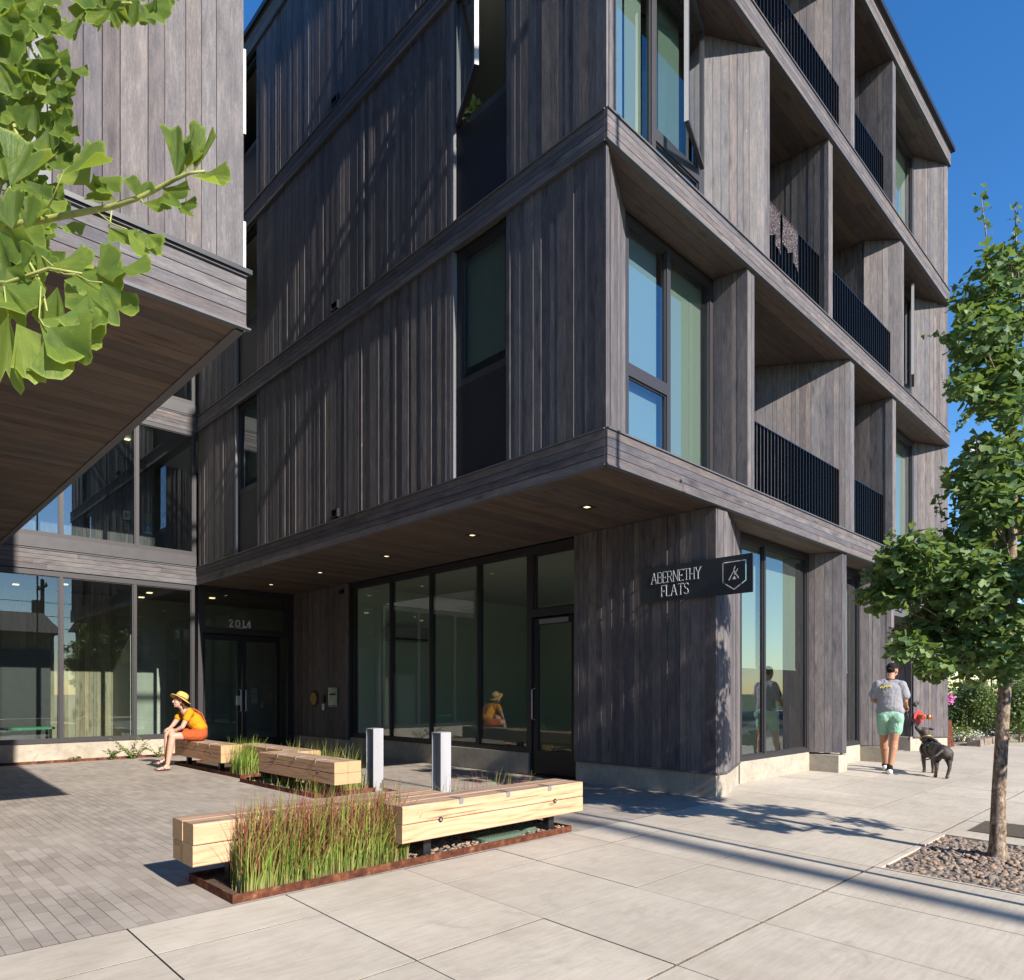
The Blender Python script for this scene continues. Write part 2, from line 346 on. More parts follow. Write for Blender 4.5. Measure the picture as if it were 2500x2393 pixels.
def tag(o,label,cat,group=None,kind=None):
    o['label']=label; o['category']=cat
    if group: o['group']=group
    if kind: o['kind']=kind
    return o
def copytree(o,loc=None,rz=None,parent=None):
    c=o.copy(); COL.objects.link(c)
    if parent: c.parent=parent
    if loc is not None: c.location=loc
    if rz is not None: c.rotation_euler=(0,0,rz)
    for ch in [x for x in bpy.data.objects if x.parent==o]: copytree(ch,parent=c)
    return c
rnd=random.Random(7)
# plan frames: a along the wall, d into the building
class Fr:
    def __init__(s,p0,p1,inward=None):
        s.p0=Vector((p0[0],p0[1])); s.d=(Vector((p1[0],p1[1]))-s.p0); s.L=s.d.length; s.d.normalize()
        n=Vector((-s.d.y,s.d.x))
        if inward is not None and n.dot(Vector(inward))<0: n=-n
        s.n=n
    def P(s,a,d,z): q=s.p0+s.d*a+s.n*d; return (q.x,q.y,z)
def fbox(mb,F,a0,a1,d0,d1,z0,z1,bid=.5,mi=0,uvf=None,skip=()):
    P=F.P
    mb.hexa([P(a0,d0,z0),P(a1,d0,z0),P(a1,d1,z0),P(a0,d1,z0),P(a0,d0,z1),P(a1,d0,z1),P(a1,d1,z1),P(a0,d1,z1)],bid,mi,uvf,skip=skip)
WID=[.064,.088,.088,.088,.115,.115,.14,.14]
def boards(mb,F,a0,a1,z0,z1,rel=.007,d=0.,th=.03,mi=0):
    a=a0
    while a<a1-1e-4:
        w_=rnd.choice(WID)
        if a1-(a+w_)<.05: w_=a1-a
        e=min(a+w_,a1); bid=rnd.random(); dd=d-rnd.choice([0,.15,.3,.6,1.])*rel; u0=rnd.random()*9; v0=rnd.random()*20
        def uvf(q,pts,u0=u0,v0=v0,w_=e-a):
            h=pts[3][2]-pts[0][2]; L=(w_ if q in(0,2) else .03)
            if q in(4,5): return [(u0,v0),(u0+w_,v0),(u0+w_,v0+.03),(u0,v0+.03)]
            return [(u0,v0),(u0+L,v0),(u0+L,v0+h),(u0,v0+h)]
        t1=rnd.gauss(0,.0015); t2=-t1; P=F.P; aa,ee=a+.0020,e-.0020
        mb.hexa([P(aa,dd+t1,z0),P(ee,dd+t2,z0),P(ee,d+th,z0),P(aa,d+th,z0),P(aa,dd+t1,z1),P(ee,dd+t2,z1),P(ee,d+th,z1),P(aa,d+th,z1)],bid,mi,uvf)
        a=e
    fbox(mb,F,a0+.004,a1-.004,d+th*.55,d+th+.004,z0+.004,z1-.004,0.,1)
def hboards(mb,F,a0,a1,z0,z1,n=4,d=0.,th=.03,mi=0,rel=.002):
    h=(z1-z0)/n
    for k in range(n):
        a=a0
        while a<a1-1e-4:
            e=min(a+rnd.uniform(2.2,4.8),a1)
            if a1-e<.5: e=a1
            bid=rnd.random(); u0=rnd.random()*9; v0=rnd.random()*20; dd=d-rnd.random()*rel
            def uvf(q,pts,u0=u0,v0=v0,L=e-a):
                return [(u0,v0),(u0,v0+L),(u0+h,v0+L),(u0+h,v0)]
            fbox(mb,F,a+(.001 if a>a0 else 0),e-(.001 if e<a1 else 0),dd,d+th,z0+k*h+.0028,z0+(k+1)*h-.0028,bid,mi,uvf); a=e
    fbox(mb,F,a0+.004,a1-.004,d+th*.5,d+th+.003,z0+.006,z1-.006,0.,1)
def soffit(mb,x0,x1,y0,y1,z,w_=.14,clip=None,mi=0):
    y=y0
    while y<y1-1e-4:
        e=min(y+w_,y1); x=x0
        while x<x1-1e-4:
            f=min(x+rnd.uniform(2.4,5),x1)
            if x1-f<.6: f=x1
            u0=rnd.random()*9; v0=rnd.random()*20; dz=rnd.random()*.0015
            P=[(x+.001,y+.0015,z+dz),(f-.001,y+.0015,z+dz),(f-.001,e-.0015,z+dz),(x+.001,e-.0015,z+dz)]
            P+= [(p[0],p[1],z+.02) for p in P]
            def uvf(q,pts,u0=u0,v0=v0,L=f-x):
                if q==5: return [(u0,v0),(u0,v0+L),(u0+w_,v0+L),(u0+w_,v0)]
                return [(u0,v0)]*4
            mb.hexa(P,rnd.random(),mi,uvf); x=f
        y=e
    mb.box(x0,x1,y0,y1,z+.012,z+.03,0.,1)
SKY_TINT=[]  # shades tinted blue to stand for sky reflection in their panes
def window(parent,F,a0,a1,z0,z1,panes,d=0.,fw=.055,fd=.07,gl='glass',name='window',frame='frame',shade=None,label=None,proud=0.):
    """panes: list of (a0,a1,z0,z1) openings"""
    mb=MB()
    xs=sorted(set([a0,a1]+[p[0] for p in panes]+[p[1] for p in panes])); 
    # frame members = everything in the rectangle not covered by panes, as a grid of cells
    zs=sorted(set([z0,z1]+[p[2] for p in panes]+[p[3] for p in panes]))
    for i in range(len(xs)-1):
        run=None
        for j in range(len(zs)-1):
            ca,cz=(xs[i]+xs[i+1])/2,(zs[j]+zs[j+1])/2
            if any(p[0]<ca<p[1] and p[2]<cz<p[3] for p in panes): continue
            fbox(mb,F,xs[i],xs[i+1],d-proud,d+fd,zs[j],zs[j+1])
    # inner beads
    for p in panes:
        b=.018
        fbox(mb,F,p[0],p[0]+b,d+.02,d+fd-.004,p[2],p[3]); fbox(mb,F,p[1]-b,p[1],d+.02,d+fd-.004,p[2],p[3])
        fbox(mb,F,p[0]+b,p[1]-b,d+.02,d+fd-.004,p[2],p[2]+b); fbox(mb,F,p[0]+b,p[1]-b,d+.02,d+fd-.004,p[3]-b,p[3])
    w_=mb.build(name,frame,parent)
    if label: w_['label']=label
    for p in panes:
        g=MB(); P=F.P; g.face([P(p[0]+.01,d+.035,p[2]+.01),P(p[1]-.01,d+.035,p[2]+.01),P(p[1]-.01,d+.035,p[3]-.01),P(p[0]+.01,d+.035,p[3]-.01)],[(0,0),(1,0),(1,1),(0,1)])
        g.build('pane',gl,w_)
    if shade:
        for (sa0,sa1,sz0,sz1) in shade:
            g=MB(); fbox(g,F,sa0,sa1,d+.13,d+.133,sz0,sz1); fbox(g,F,sa0,sa1,d+.118,d+.128,sz0-.012,sz0+.012); g.build('roller_shade','shadesky' if (sa0,sz0) in SKY_TINT else 'shade',w_)
    return w_
# ================================================================== SETTING
def zs(y): return -(4.15-y)*.024 if y<4.15 else 0.
def build_ground():
    mb=MB(); mb.face([(-400,-400,-.34),(400,-400,-.34),(400,400,-.34),(-400,400,-.34)]); o=mb.build('ground','lawn'); o['kind']='structure'
    mb=MB(); mb.face([(-150,-11,-.26),(150,-11,-.26),(150,-.22,-.24),(-150,-.22,-.24)]); o=mb.build('road','asphalt'); o['kind']='structure'
    mb=MB(); mb.face([(-9,4.1,0),(7.53,4.1,0),(7.53,14.9,0),(-9,14.9,0)]); o=mb.build('courtyard_paving','pavers'); o['kind']='structure'
    mb=MB()
    ys=[-.05,.05,1.85,2.73,3.63,4.10]
    def slab(x0,x1,y0,y1,ga,gb):
        b=.0012; bid=rnd.random(); dz=rnd.uniform(-.0015,.0015)
        def q(x,y,h): return (x,y,zs(min(y,4.15))+h+dz)
        o_=[(x0+.004,y0+ga),(x1-.004,y0+ga),(x1-.004,y1-gb),(x0+.004,y1-gb)]
        i_=[(x0+.004+b,y0+ga+b),(x1-.004-b,y0+ga+b),(x1-.004-b,y1-gb-b),(x0+.004+b,y1-gb-b)]
        V=[q(x,y,-.022) for x,y in o_]+[q(x,y,.0) for x,y in o_]+[q(x,y,.001) for x,y in i_]
        fs=[(8,9,10,11)]
        for k in range(4):
            k2=(k+1)%4; fs+=[(k,k2,4+k2,4+k),(4+k,4+k2,8+k2,8+k)]
        mb.idx(V,fs[:1]+[f for f in fs[1:] if max(f)>7 ],bid); mb.idx(V,[f for f in fs[1:] if max(f)<8],bid,1)
    x=-7.0+.02-.9*3
    xs=[2.02+.9*k for k in range(-14,60)]
    for i in range(len(xs)-1):
        for j in range(len(ys)-1):
            if j==0: continue
            x0,x1,y0,y1=xs[i],xs[i+1],ys[j],ys[j+1]
            if y1<=1.86 and x1>5.63 and x0<7.41: continue
            slab(x0,x1,y0,y1,.008 if abs(y0-1.85)<.01 else .0045,.008 if abs(y1-1.85)<.01 else .0045)
        if xs[i]>7.3:
            x0=max(xs[i],7.54); slab(x0,xs[i+1],4.10,5.2,.003,.003)
    mb.idx([(-11,-.2,zs(-.2)-.014),(56,-.2,zs(-.2)-.014),(56,4.1,zs(4.1)-.014),(-11,4.1,zs(4.1)-.014)],[(0,1,2,3)],.5,1)
    mb.idx([(7.54,4.1,-.014),(56,4.1,-.014),(56,5.2,-.014),(7.54,5.2,-.014)],[(0,1,2,3)],.5,1)
    # concrete border of the tree pit and curb
    for (x0,x1,y0,y1) in ((5.622,7.40,1.80,1.845),(5.622,5.65,.06,1.80),(7.375,7.408,.06,1.80)):
        mb.idx([(x0,y0,zs(y0)+.004),(x1,y0,zs(y0)+.004),(x1,y1,zs(y1)+.004),(x0,y1,zs(y1)+.004),(x0,y0,-.16),(x1,y0,-.16),(x1,y1,-.16),(x0,y1,-.16)],[(0,1,2,3),(4,5,1,0),(5,6,2,1),(6,7,3,2),(7,4,0,3)],.7)
    o=mb.build('sidewalk',['slab','joint']); o['kind']='structure'
    mb=MB(); mb.box(-11,56,-.22,-.04,-.3,zs(-.05)-.002); o=mb.build('curb','slab'); o['kind']='structure'
    mb=MB(); mb.face([(5.6,0,-.19),(7.42,0,-.19),(7.42,1.82,-.16),(5.6,1.82,-.16)]); o=mb.build('tree_pit_soil','soil'); o['kind']='structure'
    mb=MB(); mb.face([(17.5,5.2,-.004),(60,5.2,-.004),(60,60,-.004),(17.5,60,-.004)]); o=mb.build('garden_soil','soil'); o['kind']='structure'
    mb=MB(); mb.box(-11,60,-14,-11,-.3,-.12); o=mb.build('far_sidewalk','slab'); o['kind']='structure'
build_ground()
# ================================================================== BUILDING
B=thing('apartment_building','four storey charcoal wood clad apartment building with a bridge wing and recessed balconies','building',(5.4,4.205,0))
Z1b,Z1t,Z2b,Z2t,Z3b,Z3t,Z4b,Z4t=3.48,3.84,6.64,6.95,9.72,10.03,12.80,13.12
XE=17.45; YB=14.85; YR=20.
Yc,Xc=4.205,5.40
FS=Fr((0,Yc),(1,Yc),(0,1)); FC=Fr((Xc,0),(Xc,1),(1,0))
def fy(y): return Fr((0,y),(1,y),(0,1))
def fx(x): return Fr((x,0),(x,1),(1,0))
# bands
def band(F,a0,a1,z0,z1,mitre=True,name='band',m='wood',n=4,d=0.):
    mb=MB(); hboards(mb,F,a0,a1,z0+.012,z1-.012,n,d=d); o=mb.build(name,m,B)
    g=MB(); fbox(g,F,a0-.0,a1+.0,d-.018,d+.05,z1-.012,z1+.004); fbox(g,F,a0,a1,d-.010,d+.05,z0-.003,z0+.012)
    g.build('flashing','flash',o)
PR=.035  # how far the bands stand proud of the boards
for (zb,zt) in ((Z1b,Z1t),(Z2b,Z2t),(Z3b,Z3t)):
    band(Fr((Xc-PR,Yc-PR),(XE,Yc-PR),(0,1)),0,XE-Xc+PR,zb,zt)
    band(Fr((Xc-PR,Yc-PR),(Xc-PR,YB),(1,0)),.031,YB-Yc+PR,zb,zt)
# roof band and cap
band(Fr((Xc-PR,Yc-PR),(XE+.08,Yc-PR),(0,1)),0,XE-Xc+PR+.08,Z4b,Z4t)
band(Fr((Xc-PR,Yc-PR),(Xc-PR,YR),(1,0)),.031,YR-Yc+PR,Z4b,Z4t)
mb=MB(); mb.box(Xc-.10,XE+.15,Yc-.11,YR,Z4t+.006,Z4t+.10); mb.box(Xc-.02,XE+.06,Yc-.02,YR,Z4b+.04,Z4t+.005); mb.build('roof','black',B)
# floor slabs
mb=MB()
for (zb,zt) in ((Z1b,Z1t),(Z2b,Z2t),(Z3b,Z3t)): mb.box(Xc+.02,XE-.01,Yc+.02,YR,zb+.036,zt-.02)
mb.build('floor_slab','intfloor',B)
# end and rear walls
mb=MB(); F=Fr((XE,Yc),(XE,YR),(-1,0)); boards(mb,F,.45,YR-Yc,Z1t,Z4b); boards(mb,F,.45,YR-Yc,.35,Z1b); mb.build('wall','wood',B)
# soffit under the overhang at ground level
mb=MB(); soffit(mb,Xc-PR+.03,7.50,Yc-PR+.03,YB-.02,Z1b+.006); soffit(mb,7.50,XE,Yc-PR+.03,4.70,Z1b+.006); mb.build('soffit','soffit',B)
for zb in (Z2b,Z3b,Z4b):
    mb=MB(); soffit(mb,Xc+.06,XE,Yc-PR+.03,5.80,zb+.006); mb.build('soffit','soffit',B)
def panel(F,a0,a1,z0,z1,name='board_wall',d=0.,m='wood',rel=.007):
    mb=MB(); boards(mb,F,a0,a1,z0,z1,rel,d); return mb.build(name,m,B)
def fin(x0,x1,y1,z0,z1,x1b=None,x0b=None):
    """fin between bays: narrow front board, solid behind; right side boarded"""
    mb=MB(); boards(mb,Fr((x0,Yc),(x1,Yc),(0,1)),0,x1-x0,z0,z1,.003)
    x1b=x1 if x1b is None else x1b
    boards(mb,Fr((x1,Yc+.03),(x1b,y1),(-1,0)),0,math.hypot(x1b-x1,y1-Yc-.03),z0,z1,.004)
    mb.build('fin_wall','wood',B)
def sidewall(p0,p1,z0,z1,rel=.006):
    F=Fr(p0,p1,(.5,1)); mb=MB(); boards(mb,F,0,F.L,z0,z1,rel); mb.build('side_wall','wood',B)
def balcony(x0,x1,yb,z0,z1,xr):
    """back wall with sliding door, railing"""
    F=Fr((x0,yb),(x1,yb),(0,1)); L=x1-x0
    wd=min(1.75,L-.3); a0=L-wd-.05
    if a0>.15: panel(F,0,a0,z0,z1-.0)
    window(B,F,a0,L,z0+.02,z1,[(a0+.07,a0+wd/2-.03,z0+.12,z1-.15),(a0+wd/2+.03,L-.07,z0+.12,z1-.15)],gl='glassdark',name='balcony_door')
    yr=4.35; h=z0+1.02
    mb=MB(); mb.box(x0,xr,yr-.02,yr+.02,h-.012,h); 
    n=int((xr-x0)/.105); 
    for k in range(n+1):
        x=x0+(xr-x0)*k/n; x=min(max(x,x0+.012),xr-.012)
        mb.box(x-.006,x+.006,yr-.02,yr+.02,z0-.0+.03,h-.012)
    mb.box(x0,xr,yr-.012,yr+.012,z0+.03,z0+.055)
    mb.build('balcony_railing','rail',B)
YW=4.65; YK=5.75
def casement(hx,hy,fx_,fy_,z0,z1,name='open_casement'):
    """an open sash from hinge to free edge"""
    F=Fr((hx,hy),(fx_,fy_)); L=F.L; mb=MB(); t=.05
    fbox(mb,F,0,.055,-t/2,t/2,z0,z1); fbox(mb,F,L-.055,L,-t/2,t/2,z0,z1)
    fbox(mb,F,.055,L-.055,-t/2,t/2,z0,z0+.055); fbox(mb,F,.055,L-.055,-t/2,t/2,z1-.055,z1)
    s=mb.build(name,'frame',B); g=MB(); P=F.P; g.face([P(.05,0,z0+.05),P(L-.05,0,z0+.05),P(L-.05,0,z1-.05),P(.05,0,z1-.05)]); g.build('pane','glass',s)
    e=MB(); fbox(e,F,L,L+.006,-t/2,t/2,z0,z1); e.build('sunlit_edge','sunlit_trim',s)  # sunlight on the free edge, painted as a pale strip on the dark sash
M['sunlit_trim']=simple('sunlit_sash_edge',(.42,.41,.40),.4,0,.04,20,0)
# ---- street facade, levels 2 and 4
for (z0,z1,full) in ((Z1t,Z2b,True),(Z3t,Z4b,False)):
    sidewall((Xc+.012,Yc),(6.30,YW),z0,z1,.004); SKY_TINT+=[(6.34,z0+1.08),(6.34,z0+.14),(7.2,z0+.12)]
    F=fy(YW); m=7.17; PB=len([o for o in bpy.data.objects])
    window(B,F,6.30,8.21,z0,z1,[(6.37,m-.035,z0+.14,z0+.98),(6.37,m-.035,z0+1.12,z1-.10),(m+.045,8.13,z0+.10,z1-.10)],
        shade=[(6.34,7.10,z0+1.08,z1-.04),(6.34,7.10,z0+.14,z0+.99),(7.2,7.42,z0+.12,z1-.04),(7.42,8.15,z0+.12,z1-.04)])
    sidewall((8.21,YW),(8.27,Yc),z0,z1)
    fin(8.27,8.46,YK,z0,z1)
    balcony(8.46,10.66,YK,z0,z1,11.62)
    sidewall((10.62,YK),(11.74,Yc),z0,z1,.004)
    fin(11.74,11.92,YK,z0,z1)
    balcony(11.92,13.62,YK,z0,z1,13.72)
    sidewall((13.62,YK),(13.80,Yc),z0,z1)
    fin(13.80,13.98,YW,z0,z1)
    window(B,F,13.98,16.62,z0,z1,[(14.1,15.3,z0+.10,z1-.10),(15.37,16.52,z0+.10,z1-.10)],shade=[(14.0,15.3,z0+.12,z1-.04),(15.35,16.55,z0+.12,z1-.04)])
    sidewall((16.62,YW),(XE-.012,Yc),z0,z1,.004)
# ---- street facade, level 3
z0,z1=Z2t,Z3b
mb=MB(); boards(mb,FS,Xc+.032,5.56,z0,z1,.003); boards(mb,Fr((5.56,Yc+.03),(5.56,YW),(-1,0)),0,.42,z0,z1,.003); mb.build('fin_wall','wood',B)
F=fy(YW); m=6.86; SKY_TINT+=[(5.6,z0+.06),(m+.06,z0+.14)]
window(B,F,5.56,7.99,z0,z1,[(5.64,m-.04,z0+.10,z1-.10),(m+.045,7.86,z0+.12,z0+.80),(m+.06,7.84,z0+.95,z1-.12)],
   shade=[(5.6,6.42,z0+.06,z1-.12),(6.46,6.78,z0+.06,z1-.04),(m+.03,7.6,z0+.9,z1-.03),(m+.06,7.82,z0+.14,z0+.78)])
casement(7.86,4.60,7.06,4.34,z0+.93,z1-.10)
sidewall((7.99,YW+.02),(8.74,Yc),z0,z1,.004)
fin(8.74,8.89,YK,z0,z1)
balcony(8.89,10.81,YK,z0,z1,10.84)
sidewall((10.80,YK),(10.86,Yc),z0,z1)
fin(10.86,11.02,YK,z0,z1)
balcony(11.02,13.78,YK,z0,z1,14.10)
sidewall((13.80,YK),(13.80,4.72),z0,z1); sidewall((13.80,4.70),(14.26,Yc),z0,z1,.004)
fin(14.26,14.46,YW,z0,z1)
window(B,F,14.46,16.50,z0,z1,[(14.55,15.45,z0+.1,z1-.1),(15.52,16.42,z0+.8,z1-.1),(15.52,16.42,z0+.1,z0+.7)])
casement(16.40,4.60,15.75,4.42,z0+.8,z1-.12)
sidewall((16.50,YW),(XE-.012,Yc),z0,z1,.004)
# ---- courtyard facade x=Xc : columns
def cwin(y0,y1,z0,z1,op,far=False):
    zc=z0+1.14
    F=fx(Xc); 
    g=MB(); fbox(g,F,y0+.055,y1,.05,.09,z0,zc); g.build('spandrel_panel','panel',B)
    t=MB(); fbox(t,F,y1-.052,y1-.002,-.004,.12,z0,z1); t.build('window_trim','trim',B)
    w_=window(B,F,y0,y1-.055,zc,z1,[(y0+.075,y1-.14,zc+.08,z1-.09)],d=.05,gl='glass',shade=None if op else [(y0+.02,y1-.1,zc+.28,z1-.02)]); SKY_TINT.append((y0+.02,zc+.28))
    if op:
        for c in [o for o in bpy.data.objects if o.parent==w_ and o.name.startswith('pane')]: bpy.data.objects.remove(c)
    if op: casement(Xc+.03,y1-.09,Xc-(.165 if far else .36),y0+(.14 if far else .10),zc+.06,z1-.06)
for (z0,z1,lv) in ((Z1t,Z2b,2),(Z2t,Z3b,3),(Z3t,Z4b,4)):
    panel(FC,Yc-.0,5.62,z0,z1,rel=.008)
    cwin(5.62,6.60,z0,z1,lv>=3)
    panel(FC,6.60,12.06,z0,z1,rel=.008)
    cwin(12.06,13.02,z0,z1,lv>=3,True)
    panel(FC,13.02,YB if lv<4 else YR,z0,z1,rel=.008)
    # little vent near the foot of the wall
    mb=MB(); y=9.30; fbox(mb,FC,y-.09,y+.09,-.05,0.0,z0+.045,z0+.06); fbox(mb,FC,y-.09,y+.09,-.05,0.0,z0+.15,z0+.165); fbox(mb,FC,y-.09,y-.075,-.05,0.,z0+.06,z0+.15); fbox(mb,FC,y+.075,y+.09,-.05,0.,z0+.06,z0+.15); fbox(mb,FC,y-.075,y+.075,-.012,-.008,z0+.06,z0+.15)
    mb.build('wall_vent','black',B)
# interiors behind the upper windows
mb=MB()
for (z0,z1) in ((Z1t,Z2b),(Z2t,Z3b),(Z3t,Z4b)):
    mb.box(Xc+.2,XE-.1,8.6,8.7,z0,z1); mb.box(8.36,8.42,5.85,8.6,z0,z1); mb.box(8.6,8.7,8.7,YR-.1,z0,z1); mb.box(13.9,14.0,5.85,8.6,z0,z1)
    mb.box(8.36,14.2,YK+.12,YK+.2,z0,z1)if False else None
mb.build('interior_wall','intwall',B)
mb=MB()
for zb in (Z2b,Z3b,Z4b): mb.box(Xc+.2,8.36,4.8,YR-.1,zb+.022,zb+.034); mb.box(14,XE-.1,4.8,8.6,zb+.022,zb+.034)
mb.build('ceiling','ceil',B)
# ---- ground floor, courtyard side
XP,XG=7.50,7.60
panel(fx(XP),4.205,6.42,.30,Z1b,rel=.008)
mb=MB(); fbox(mb,fx(XP),4.20,6.41,-.02,.05,.284,.298); fbox(mb,Fr((XP,Yc),(7.77,Yc),(0,1)),-.018,.27,-.02,.05,.284,.298); 
Fd=Fr((7.77,Yc),(8.92,YW),(0,1)); fbox(mb,Fd,0,Fd.L,-.02,.05,.284,.298); mb.build('base_flashing','flash',B)
def slabwall(F,a0,a1,d0,d1,z0,z1):
    mb=MB(); fbox(mb,F,a0,a1,d0,d1,z0,z1,rnd.random()); mb.build('foundation','foundation',B)
slabwall(fx(XP),4.51,6.40,.012,.3,-.1,.284)
slabwall(fx(XG-.05),7.40,12.5,0.012,.3,-.1,.335)
slabwall(fx(XP),12.5,14.83,.012,.3,-.1,.284)
slabwall(Fr((XP+.012,Yc),(7.77,Yc),(0,1)),0,.25,.012,.30,-.1,.284)
slabwall(Fr((7.77,Yc),(8.93,YW),(0,1)),.0,Fd.L-.01,.014,.3,-.1,.284)
slabwall(fy(YW),8.93,11.23,.0,.3,-.1,.30)
mb=MB(); mb.box(11.23,11.585,Yc-.01,5.4,-.1,.27); mb.build('foundation','foundation',B)
slabwall(fy(YW),11.585,13.47,.0,.3,-.1,.30)
mb=MB(); mb.box(13.47,13.90,Yc+.01,5.4,-.1,.27); mb.build('foundation','foundation',B)
slabwall(Fr((16.6,YW),(XE,Yc),(0,1)),0,.96,.012,.3,-.1,.30)
mb=MB(); mb.box(16.45,16.62,YW+.012,5.8,-.1,.298); mb.build('foundation','foundation',B)

# storefront glazing
def store(F,a0,a1,z0,z1,mull,gl='glassdark',mw=.05,shade=None,fd=.10,name='storefront_window'):
    e=[a0]+list(mull)+[a1]; P=[]
    for i in range(len(e)-1):
        l=e[i]+(.06 if i==0 else mw/2); r=e[i+1]-(.06 if i==len(e)-2 else mw/2)
        P.append((l,r,z0+.07,z1-.09))
    return window(B,F,a0,a1,z0,z1,P,fd=fd,gl=gl,name=name,shade=shade)
sf=store(fx(XG),7.40,12.50,.335,Z1b-.0,[8.60,9.88,11.12])
mb=MB(); mb.box(XP+.031,XG+.1,12.502,12.55,.30,Z1b); mb.box(7.481,7.62,14.845,14.97,0,Z1b); mb.build('wall_return','frame',B)

panel(fx(XP),12.50,14.83,.30,Z1b,rel=.005)
# retail door at y 6.42..7.40
def dleaf(F,a0,a1,z0,z1,parent,st=.10,br=.26,tr=.12,hand=1,name='door_leaf'):
    mb=MB(); fbox(mb,F,a0,a0+st,.02,.07,z0,z1); fbox(mb,F,a1-st,a1,.02,.07,z0,z1); fbox(mb,F,a0+st,a1-st,.02,.07,z0,z0+br); fbox(mb,F,a0+st,a1-st,.02,.07,z1-tr,z1)
    d=mb.build(name,'black',parent)
    g=MB(); P=F.P; g.face([P(a0+st-.01,.045,z0+br-.01),P(a1-st+.01,.045,z0+br-.01),P(a1-st+.01,.045,z1-tr+.01),P(a0+st-.01,.045,z1-tr+.01)]); g.build('pane','glassdark',d)
    h=MB(); a=a1-st/2 if hand>0 else a0+st/2
    h.tube([P(a,.02,z0+.82),P(a,-.05,z0+.84),P(a,-.05,z0+1.28),P(a,.02,z0+1.30)],.012,8); h.build('handle','galv',d)
    return d
F=fx(XG)
w_=window(B,F,6.42,7.40,0.01,Z1b,[(6.50,7.33,2.52,Z1b-.13),(6.46,7.36,.02,2.40)],fd=.10,gl='glassdark',name='door_frame')
for c in [o for o in bpy.data.objects if o.parent==w_ and o.name.startswith('pane')][1:]: bpy.data.objects.remove(c)
dleaf(F,6.465,7.355,.02,2.40,w_,st=.11,br=.36)
mb=MB(); fbox(mb,F,6.62,7.2,.0,.02,2.29,2.36); mb.build('door_closer','trim',w_)
# ---- ground floor, street side
panel(Fr((XP+.034,Yc),(7.77,Yc),(0,1)),0,.235,.30,Z1b,rel=.003)
sidewall((7.77,Yc+.004),(8.93,YW),.30,Z1b,.004)
w_=store(fy(YW),8.93,11.21,.30,Z1b,[9.69],gl='glass',shade=[(8.98,9.66,1.62,Z1b-.05),(9.72,11.0,1.62,Z1b-.05)])
sidewall((11.21,YW),(11.40,Yc),.30,Z1b)
fin(11.40,11.585,5.3,.285,Z1b)
w_=store(fy(YW),11.585,13.47,.30,Z1b,[12.4],gl='glass',shade=[(11.6,12.38,1.62,Z1b-.05),(12.42,13.2,1.62,Z1b-.05)])
sidewall((13.47,YW),(13.72,Yc),.285,Z1b)
fin(13.72,13.90,5.8,.285,Z1b)
# recessed dark street entrance with canopy
F=fy(5.7); window(B,F,13.9,16.5,0.02,Z1b,[(14.1,15.1,.3,2.5),(15.3,16.3,.3,2.5)],gl='glassdark',name='entrance_window')
mb=MB(); mb.box(13.92,16.60,4.35,5.7,2.72,2.90); mb.build('entrance_canopy','flash',B)
mb=MB(); boards(mb,Fr((16.60,YW+.03),(16.60,5.7),(1,0)),0,1.0,.30,Z1b,.006); mb.build('side_wall','wood',B)
sidewall((16.615,YW),(XE-.012,Yc),.30,Z1b,.004)
mb=MB(); F=Fr((16.6,YW),(XE,Yc),(0,1)); fbox(mb,F,0,.98,-.03,.04,.286,.299); mb.build('base_flashing','flash',B)
# retail interior
mb=MB(); mb.box(7.7,17.3,12.4,12.5,0,Z1b); mb.box(12.6,12.7,4.8,12.4,0,Z1b); mb.box(7.7,12.6,12.36,12.40,0,Z1b); mb.build('interior_wall','intwall',B)
mb=MB(); mb.box(7.65,17.3,4.8,14.8,.0,.02); mb.box(-8,9.4,14.95,18.2,-.02,.012); mb.build('interior_floor','intfloor',B)
mb=MB(); mb.box(7.66,17.3,4.76,12.4,Z1b-.06,Z1b-.02); mb.build('ceiling','ceil',B)
# ---- connector wing
FY=fy(YB)
XL=-9.
band(Fr((XL,YB),(Xc-PR,YB),(0,1)),0,Xc-PR-XL,Z1b,Z1t)
band(Fr((XL,YB),(Xc-PR,YB),(0,1)),0,Xc-PR-XL,Z2b,Z2t)
band(Fr((XL,YB),(Xc-PR,YB),(0,1)),0,Xc-PR-XL,Z3b,Z3t)
band(Fr((XL,YB),(Xc-PR,YB),(0,1)),0,Xc-PR-XL,Z4b,Z4t)
ms=[-.77,.48,1.73,2.97,4.20]
store(FY,-2.,5.33,.335,Z1b-.02,ms,gl='glassdark',name='lobby_window')
for (z0,z1) in ((Z1t,Z2b),(Z2t,Z3b),(Z3t,Z4b)):
    mb=MB(); fbox(mb,FY,-2.,5.36,-.012,.08,z0+.02,z0+.235); mb.build('sill_panel','sill',B)
    store(FY,-2.,5.36,z0+.235,z1,ms[:-1]+[4.24],gl='glass',name='bridge_window')
mb=MB(); fbox(mb,FY,-9,5.40,.02,.3,-.1,.334,.4); mb.build('foundation','foundation',B)
# lobby doors
DF=MB(); F=FY
w_=window(B,F,5.40,7.48,.01,Z1b,[(5.53,7.34,2.62,Z1b-.10),(5.5,7.40,.02,2.5)],fd=.12,gl='glassdark',name='door_frame',proud=.0)
for c in [o for o in bpy.data.objects if o.parent==w_ and o.name.startswith('pane')][1:]: bpy.data.objects.remove(c)
dleaf(F,5.46,6.32,.02,2.5,w_,st=.09,br=.24,tr=.14,hand=1); dleaf(F,6.34,7.20,.02,2.5,w_,st=.09,br=.24,tr=.14,hand=-1)
mb=MB(); fbox(mb,F,6.20,6.28,-.02,.03,.98,1.18); mb.build('lock_plate','galv',w_)
